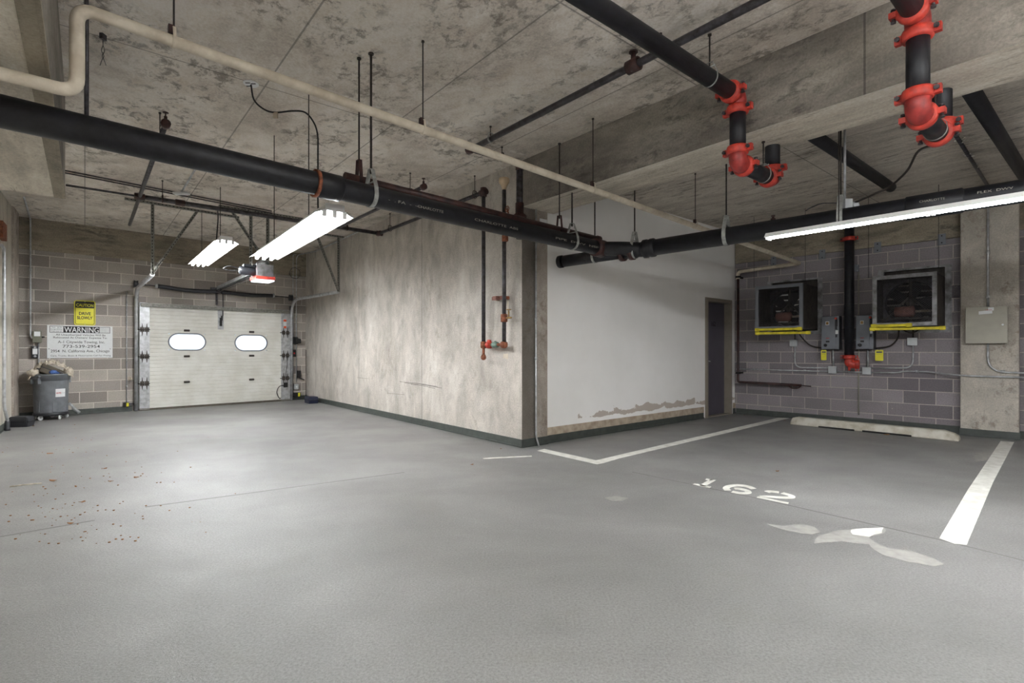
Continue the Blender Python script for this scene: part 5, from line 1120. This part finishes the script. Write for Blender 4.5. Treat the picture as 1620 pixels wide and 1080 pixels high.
conduit('conduit linking the two boxes under the starters', [r_(1324, 587.5), r_(1366, 588.5)], .012, clips=[(r_(1344, 588), RW.u)])
conduit('long conduit from the right box along the wall and over the column face', [r_(1378, 589), r_(1420, 589.3), r_(1432, 587), r_(1466, 587.5), RW.at(1517, 594, .24), RW.at(1660, 598, .24)], .012, clips=[(r_(1451, 587.3), RW.u)], rad=.2)
conduit('thin grey conduit up the block wall right of the black riser', [r_(1358.5, 656), r_(1358.5, 430)], .009, 'box_b', clips=[(r_(1358.5, 584), Z1)])
conduit('black flexible cable from the door-side fan to the left starter', smooth([RW.at(1263, 524, .2), RW.at(1268, 533, .12), RW.at(1282, 546, .08), RW.at(1305, 551.5, .06)]), .011, 'rod', 'flexible fan cables', name='cable')
conduit('black flexible cable from the column-side fan to the right starter', smooth([RW.at(1422, 522, .2), RW.at(1420, 535, .12), RW.at(1408, 547, .08), RW.at(1386, 550.5, .06)]), .011, 'rod', 'flexible fan cables', name='cable')
conduit('looped cable hanging below the column-side fan', smooth([RW.at(1427, 519, .3), RW.at(1434, 524.5, .3), RW.at(1445, 526, .28), RW.at(1458, 518, .3)]), .009, 'rod', 'flexible fan cables', name='cable')
conduit('short black drop cable into the box below the door-side fan', [RW.at(1257.5, 522, .2), RW.at(1257.5, 538, .03)], .009, 'rod', 'flexible fan cables', name='cable')
conduit('short black drop cable into the box below the column-side fan', [RW.at(1444.5, 519, .2), RW.at(1444.5, 535, .03)], .012, 'rod', 'flexible fan cables', name='cable')
for label, a in (('yellow warning tag hanging left of the left starter', (1299, 553.5, 1307.5, 569.5)), ('yellow warning tag hanging right of the right starter', (1384.5, 553.5, 1397.5, 570.5))):
    t, w, h = placed('warning_tag', label, 'tag', RW, *a, .17, 'yellow tags'); mb = MB(); mb.prism(rrect(w, h, .012), -.002, 0); o = obj('card', mb, M['ymet'], t); mb = MB(); mb.box(-w*.36, w*.36, -.0035, -.002, h*.72, h*.88); text(mb, 'CAUTION', 0, h*.55, h*.06, w*.7, -.002); text(mb, 'DO NOT OPERATE', 0, h*.45, h*.04, w*.7, -.002) if 0 else None; obj('print', mb, M['box_o'], o)
    mb = MB(); mb.tube([(0, -.001, h-.01), (0, -.001, h+.03)], .002, 6); obj('string', mb, M['ink'], t)
# embed plates at the header
for px, py, lab in ((1224, 413, 'flat steel plate on the header, leftmost'), (1301, 402.5, 'flat steel plate on the header above the left starter'), (1388.5, 391, 'flat steel plate on the header left of the column-side fan'), (1490, 378.5, 'flat steel plate on the header nearest the column')):
    u, z = RW.hit(px, py, .05); t = thing('steel_plate', lab, 'plate', RW.p(u, .05, z-.08), RW.ang, 'header plates'); mb = MB(); mb.box(-.045, .045, -.008, 0, 0, .16); obj('plate', mb, M['box_g'], t); mb = MB(); mb.lathe([(.01,0),(.01,.006)], (0,-.008,.03), (0,-1,0), 6); mb.lathe([(.01,0),(.01,.006)], (0,-.008,.13), (0,-1,0), 6); obj('bolt', mb, M['hole'], t)
# box and conduits on the column
t, w, h = placed('panel_box', 'large beige electrical cabinet with a small label on the concrete column', 'electrical cabinet', RW, 1529.5, 486.5, 1594, 542.5, .2)
mb = MB(); mb.box(-w/2, w/2, -.10, 0, 0, h); obj('body', mb, M['box_b'], t, bev=.004); mb = MB(); mb.box(-w/2-.004, w/2+.004, -.118, -.10, -.004, h+.004); d = obj('door', mb, M['box_b'], t, bev=.003)
mb = MB(); mb.lathe([(.013,0),(.013,.004),(.008,.006)], (w*.40, -.118, h*.5), (0,-1,0), 14); obj('lock', mb, M['wsign'], d)
mb = MB(); mb.prism([(-w*.18, h*.80), (w*.15, h*.82), (w*.15, h*.90), (w*.19, h*.90), (w*.19, h*.99), (w*.05, h*.99), (w*.05, h*.91), (-w*.18, h*.89)], -.1195, -.118); lb_ = obj('label', mb, M['wsign'], d); mb = MB(); text(mb, 'WARNING', w*.06, h*.905, h*.03, w*.16, -.1195); obj('lettering', mb, M['rink'], lb_)
oc = .23
conduit('conduit down the column into the top of the beige cabinet', [RW.p(RW.hit(1563, 486, oc)[0], oc, RW.hit(1563, 486, oc)[1]), RW.p(RW.hit(1563, 486, oc)[0], oc, FCEIL-.02)], .013, clips=[(RW.at(1563, 399, oc), Z1), (RW.at(1563, 470, oc), Z1)])
ux = RW.hit(1563, 560, oc)[0]; conduit('conduit from under the beige cabinet curving right along the column', [RW.p(ux, oc, RW.hit(1563, 542, oc)[1]), RW.p(ux, oc, RW.hit(1563, 588, oc)[1]), RW.at(1660, 591, oc)], .013, clips=[(RW.at(1586, 587.5, oc), RW.u)], rad=.2)
# wheel stop
s0 = at_h(1249, 671, 0); s1_ = at_h(1517, 698.5, 0); sdv = (s1_-s0).normalized(); nb = Vector((-sdv.y, sdv.x, 0)); L_ = (s1_-s0).length
t = thing('wheel_stop', 'long pale concrete wheel stop on the floor in front of the block wall', 'wheel stop', s0, math.atan2(sdv.y, sdv.x))
mb = MB(); Wd, Hh = .16, .125
secs = [(0, .05, .05), (.03, .02, .105), (.10, 0, Hh), (L_-.16, 0, Hh), (L_-.05, .012, .095), (L_, .03, .05)]
v = []
for x, ins, hh in secs:
    for y, z in ((ins*.3, 0), (Wd-ins*.3, 0), (Wd-ins*.3-.025, hh), (ins*.3+.025, hh)): v.append((x, y, z))
n = len(secs); mb.add(v, [(0,1,2,3), tuple(4*(n-1)+i for i in (3,2,1,0))] + [(4*i+k, 4*i+(k+1) % 4, 4*i+4+(k+1) % 4, 4*i+4+k) for i in range(n-1) for k in range(4)])
ws = obj('block', mb, M['stop'], t, bev=.012)
mb = MB(); mb.box(.42, .9, -.002, .05, 0, .022); mb.box(1.0, L_-.5, -.002, .05, 0, .024); obj('drain_slot', mb, M['hole'], t)
# ---------------------------------------------------------------- cables on the ceiling
cp_ = at_h(397, 132, CEIL); t = thing('power_cord', 'black power cord from a round ceiling plate to the nearest light', 'cord', (cp_.x, cp_.y, CEIL))
mb = MB(); mb.lathe([(.0,-.012),(.055,-.012),(.062,-.006),(.062,0)], cp_, (0,0,1), 24); pl3 = obj('round_plate', mb, M['wsign'], t, world=True)
mb = MB(); [mb.box(cp_.x+dx-.02, cp_.x+dx+.02, cp_.y+dy-.005, cp_.y+dy+.005, CEIL-.015, CEIL-.012) for dx, dy in ((-.03,.02),(.03,-.02),(-.01,-.035))]; obj('slot', mb, M['hole'], pl3, world=True)
lp = [(397,134,3.52),(402,158,3.36),(418,173,3.22),(436,178,3.25),(462,175.5,3.34),(483,178,3.36),(497,195,3.26),(502.5,215,3.12),(503,245,2.98)]
zd = [cp_.y + (4.75-cp_.y)*i/8 for i in range(9)]; pts = [at_d(x, y, zd[i]) for i, (x, y, _) in enumerate(lp)]; pts[0] = cp_ - Vector((0,0,.01)); pts += [Vector((pts[-1].x, pts[-1].y, 2.75)), Vector((pts[-1].x+.02, pts[-1].y-.05, 2.5)), at_d(506, 347, 4.72)]
mb = MB(); mb.tube(smooth(pts), .0075, 8); obj('cord', mb, M['ink'], t, world=True)
mb = MB(); q = pts[3]; mb.box(q.x-.02, q.x+.02, q.y-.01, q.y+.01, q.z-.05, q.z); obj('cord_clip', mb, M['trimw'], t, world=True)
t = thing('loose_wire', 'loose twisted wires dangling from a small metal clip on the ceiling', 'wire', at_h(163, 55, CEIL)); q = at_h(163, 54, CEIL)
mb = MB(); mb.box(q.x-.012, q.x+.012, q.y-.02, q.y+.02, q.z-.04, q.z); obj('clip', mb, M['steel'], t, world=True)
mb = MB()
for s_ in (1, -1): mb.tube(smooth([q-Vector((0,0,.03)), q+Vector((0,0,-.08)), q+Vector((.012*s_,0,-.12)), q+Vector((-.006*s_,0,-.16)), q+Vector((.008*s_,0,-.19)), q+Vector((.022*s_,0,-.23))]), .0022, 6)
obj('wire', mb, M['ink'], t, world=True)
# conduits near the ceiling, left
for ya, yb_, lab, r in ((270, 334, 'thin ceiling conduit over the garage door area, upper of two', .010), (273.5, 337, 'thin ceiling conduit over the garage door area, lower of two', .010)):
    a = at_h(104, ya, CEIL-.02); b_ = at_h(430, yb_, CEIL-.02); conduit(lab, [a-(b_-a)*.1, b_], r, 'steel', 'ceiling conduits', rad=.01)
a = at_h(311, 264, CEIL-.02); b_ = at_h(287, 304, CEIL-.1); conduit('short pale conduit beside the black drain pipe ending in a white plate', [a, b_], .012, 'galv', 'ceiling conduits', rad=.01)
t = thing('lamp_plate', 'small flat white plate at the end of the short ceiling conduit', 'plate', b_); mb = MB(); mb.box(b_.x-.1, b_.x+.1, b_.y-.04, b_.y+.04, b_.z-.03, b_.z-.005); obj('plate', mb, M['wsign'], t, world=True)
cable_pts = [at_h(344, 330, CEIL-.03), at_d(345, 345, 7.9), at_d(343, 372, 7.6), Vector((0,0,0))]; e3 = at_d(342, 392, 7.55); cable_pts[3] = e3
t = thing('light_cord', 'dark cord dropping to the small far light', 'cord', cable_pts[0]); mb = MB(); mb.tube(smooth(cable_pts), .009, 8); obj('cord', mb, M['ink'], t, world=True)
# right: conduit, box, cable by the light
q0 = rpx(1338)+VW*.0; tb = at_d(1340, 322, q0.y+.05); 
conduit('steel conduit hanging from the far ceiling to the box above the long light', [Vector((tb.x-.02, tb.y, FCEIL-.01)), Vector((tb.x-.02, tb.y, tb.z))], .010, 'galv', 'ceiling conduits', rad=.01)
t = thing('junction_box', 'small pale box on the right drain pipe beside the wide strap', 'electrical box', tb); mb = MB(); mb.box(tb.x-.035, tb.x+.035, tb.y-.03, tb.y+.03, tb.z-.06, tb.z+.04); mb.lathe([(.035,0),(.04,.05),(.02,.06)], tb+Vector((.04,0,-.03)), (1,0,.4), 12); obj('body', mb, M['lbox'], t, world=True, bev=.006)
pts = [tB[2]+Vector((-.05,0,-.05)), at_d(1452, 240, 3.9), at_d(1435, 270, 4.2), at_d(1408, 295, 4.45), at_d(1385, 306, 4.5), tb+Vector((.05,0,0))]
t = thing('black_cable', 'grey-black cable looping from the right red-coupled pipe to the small pale box', 'cable', pts[0]); mb = MB(); mb.tube(smooth(pts), .009, 8); obj('cable', mb, M['rod'], t, world=True)
pts = [tb+Vector((-.03,.05,.02)), at_d(1300, 322, 5.4), at_d(1284, 328, 5.5), at_d(1275, 333, 5.3)]
t = thing('black_cable', 'thin pale cable lying over the right drain pipe left of the wide strap', 'cable', pts[0]); mb = MB(); mb.tube(smooth(pts), .006, 6); obj('cable', mb, M['steel'], t, world=True)
a = at_h(1500, 195, FCEIL-.06); b_ = at_h(1552, 277, FCEIL-.06); t = conduit('dark conduit spattered with white compound beside the right drain pipe', [a, b_+(b_-a)*.5], .018, 'steel', 'ceiling conduits', rad=.01)
mb = MB(); rn = random.Random(12)
for k in range(26):
    f = rn.choice([.05, .3, .32, .55, .8, .85])+rn.uniform(-.04, .04); p = a.lerp(b_, f)+Vector((rn.uniform(-.05, .05), rn.uniform(-.04, .04), rn.uniform(-.02, .03))); blob(mb, p, rn.uniform(.006, .02), rn.uniform(.006, .02), rn.uniform(.004, .01), .3, k, 8, 5)
obj('compound_splatter', mb, M['chalk'], t, world=True)
# conduit up the pillar end
pu = PW.hit(848, 600, .02)[0]; ptop = BEAM
conduit('steel conduit running down the narrow pillar face between concrete and white wall', [PW.p(pu, .02, ptop), PW.p(pu, .02, .12), PW.p(pu+.02, .05, 0)], .012, clips=[(PW.p(pu, .02, PW.hit(848, 505, .02)[1]), Z1), (PW.p(pu, .02, PW.hit(848, 567, .02)[1]), Z1)], rad=.03)
t, w, h = placed('wall_plate', 'small white plate high on the pillar face behind the brown pipe', 'plate', PW, 853.5, 346.5, 865, 355); mb = MB(); mb.box(-w/2, w/2, -.01, 0, 0, h); obj('plate', mb, M['wsign'], t, bev=.003)
t, w, h = placed('paper_patch', 'torn white paper patch on the concrete wall below the valves', 'paper', CW, 796, 559, 804, 568); mb = MB(); mb.prism([(-w/2, 0), (-w*.2, h*.25), (w*.2, .0), (w/2, h*.05), (w/2, h), (-w/2, h*.95)], -.001, 0); obj('paper', mb, M['white_ins'], t)
# ---------------------------------------------------------------- dry leaves and twigs
def leafm(sc, seed):
    rn = random.Random(seed); mb = MB(); n = 10; v = []
    for i in range(n):
        a = 2*math.pi*i/n; r = sc*(.55+.45*rn.random()); v.append((r*math.cos(a)*1.3, r*math.sin(a)*.7, .004+.012*rn.random()*abs(math.cos(a))))
    v2 = [(x, y, z+.002) for x, y, z in v]; mb.add(v+v2, [list(range(n-1, -1, -1)), list(range(n, 2*n))]+[(i, (i+1) % n, n+(i+1) % n, n+i) for i in range(n)]); return mb
LV = [(83, 761, .035, 'curled red-brown leaf on the left floor beside the straw'), (175, 762, .022, 'small tan leaf, the one farther right of the red-brown leaf'), (215, 756, .025, 'pale torn leaf right of the tan leaves on the left floor'), (78, 718, .03, 'tan leaf on the left floor between bin and straw'), (53, 674.5, .02, 'orange leaf on the floor just right of the black box'), (130, 795, .02, 'pale leaf scrap below the red-brown leaf'), (112, 829, .02, 'cream leaf scrap nearest the camera on the left floor'), (792, 710.5, .02, 'rust-brown leaf on the floor near the concrete corner'), (747, 735.5, .022, 'dark leaf on the floor left of the faint white dashes'), (118, 672.5, .012, 'small brown leaf on the floor below the bin casters'), (166, 742, .018, 'tiny dark leaf on the left floor, alone'), (1230, 746, .02, 'orange-brown chip on the floor above the number 162'), (1178, 657.5, .014, 'small orange leaf by the far corner of the block wall'), (1241, 665.5, .02, 'orange leaf at the end of the white line by the wheel stop')]
for x, y, s_, lab in LV:
    p = at_h(x, y, 0); mb = leafm(s_, int(x)); o = obj('dry_leaf', mb, M['leaf'], rot=0); o.location = p; o.rotation_euler = (0, 0, R.uniform(0, 6)); tag(o, lab, 'leaf', 'dry leaves on the floor')
a, b_ = at_h(15, 769.5, .006), at_h(66, 764, .006); t = thing('straw_piece', 'long pale strip of straw lying on the left floor', 'straw', a); mb = MB(); mb.tube([a, a.lerp(b_, .5)+Vector((0,.01,.002)), b_], .005, 6); obj('stem', mb, M['tarp'], t, world=True)
ws_p = at_h(1402, 688, 0); o = obj('dry_leaf', leafm(.045, 77), M['leaf'], rot=0); o.location = ws_p; tag(o, 'curled orange leaf against the front of the wheel stop', 'leaf', 'dry leaves on the floor')
mb = MB(); rn = random.Random(5)
for k in range(170):
    x = rn.gauss(120, 90); y = rn.uniform(690, 860)
    if x < 2 or x > 420: continue
    p = at_h(x, y, 0); r = rn.uniform(.002, .006); mb.box(p.x-r, p.x+r, p.y-r*.7, p.y+r*.7, 0, r)
g = obj('floor_grit', mb, M['leaf'], rot=0); tag(g, 'scattered grit and crumbs on the left side of the floor', 'grit', kind='stuff')

for px, y0_, y1_, off, lab in ((1193, 395, 456, .95, 'thin wire hanging in front of the fan nearer the grey door'), (1274, 395, 447, .9, 'thin wire hanging over the right side of the door-side fan'), (1374, 380, 440, .95, 'thin wire hanging left of the column-side fan'), (1485, 372, 428, .9, 'thin wire hanging over the right side of the column-side fan')):
    a = RW.at(px, y1_, off); t = thing('hanging_wire', lab, 'wire', a, 0, 'hanging wires'); mb = MB(); mb.tube([a, Vector((a.x, a.y, FCEIL-.005))], .0035, 6); obj('strand', mb, M['rod'], t, world=True)
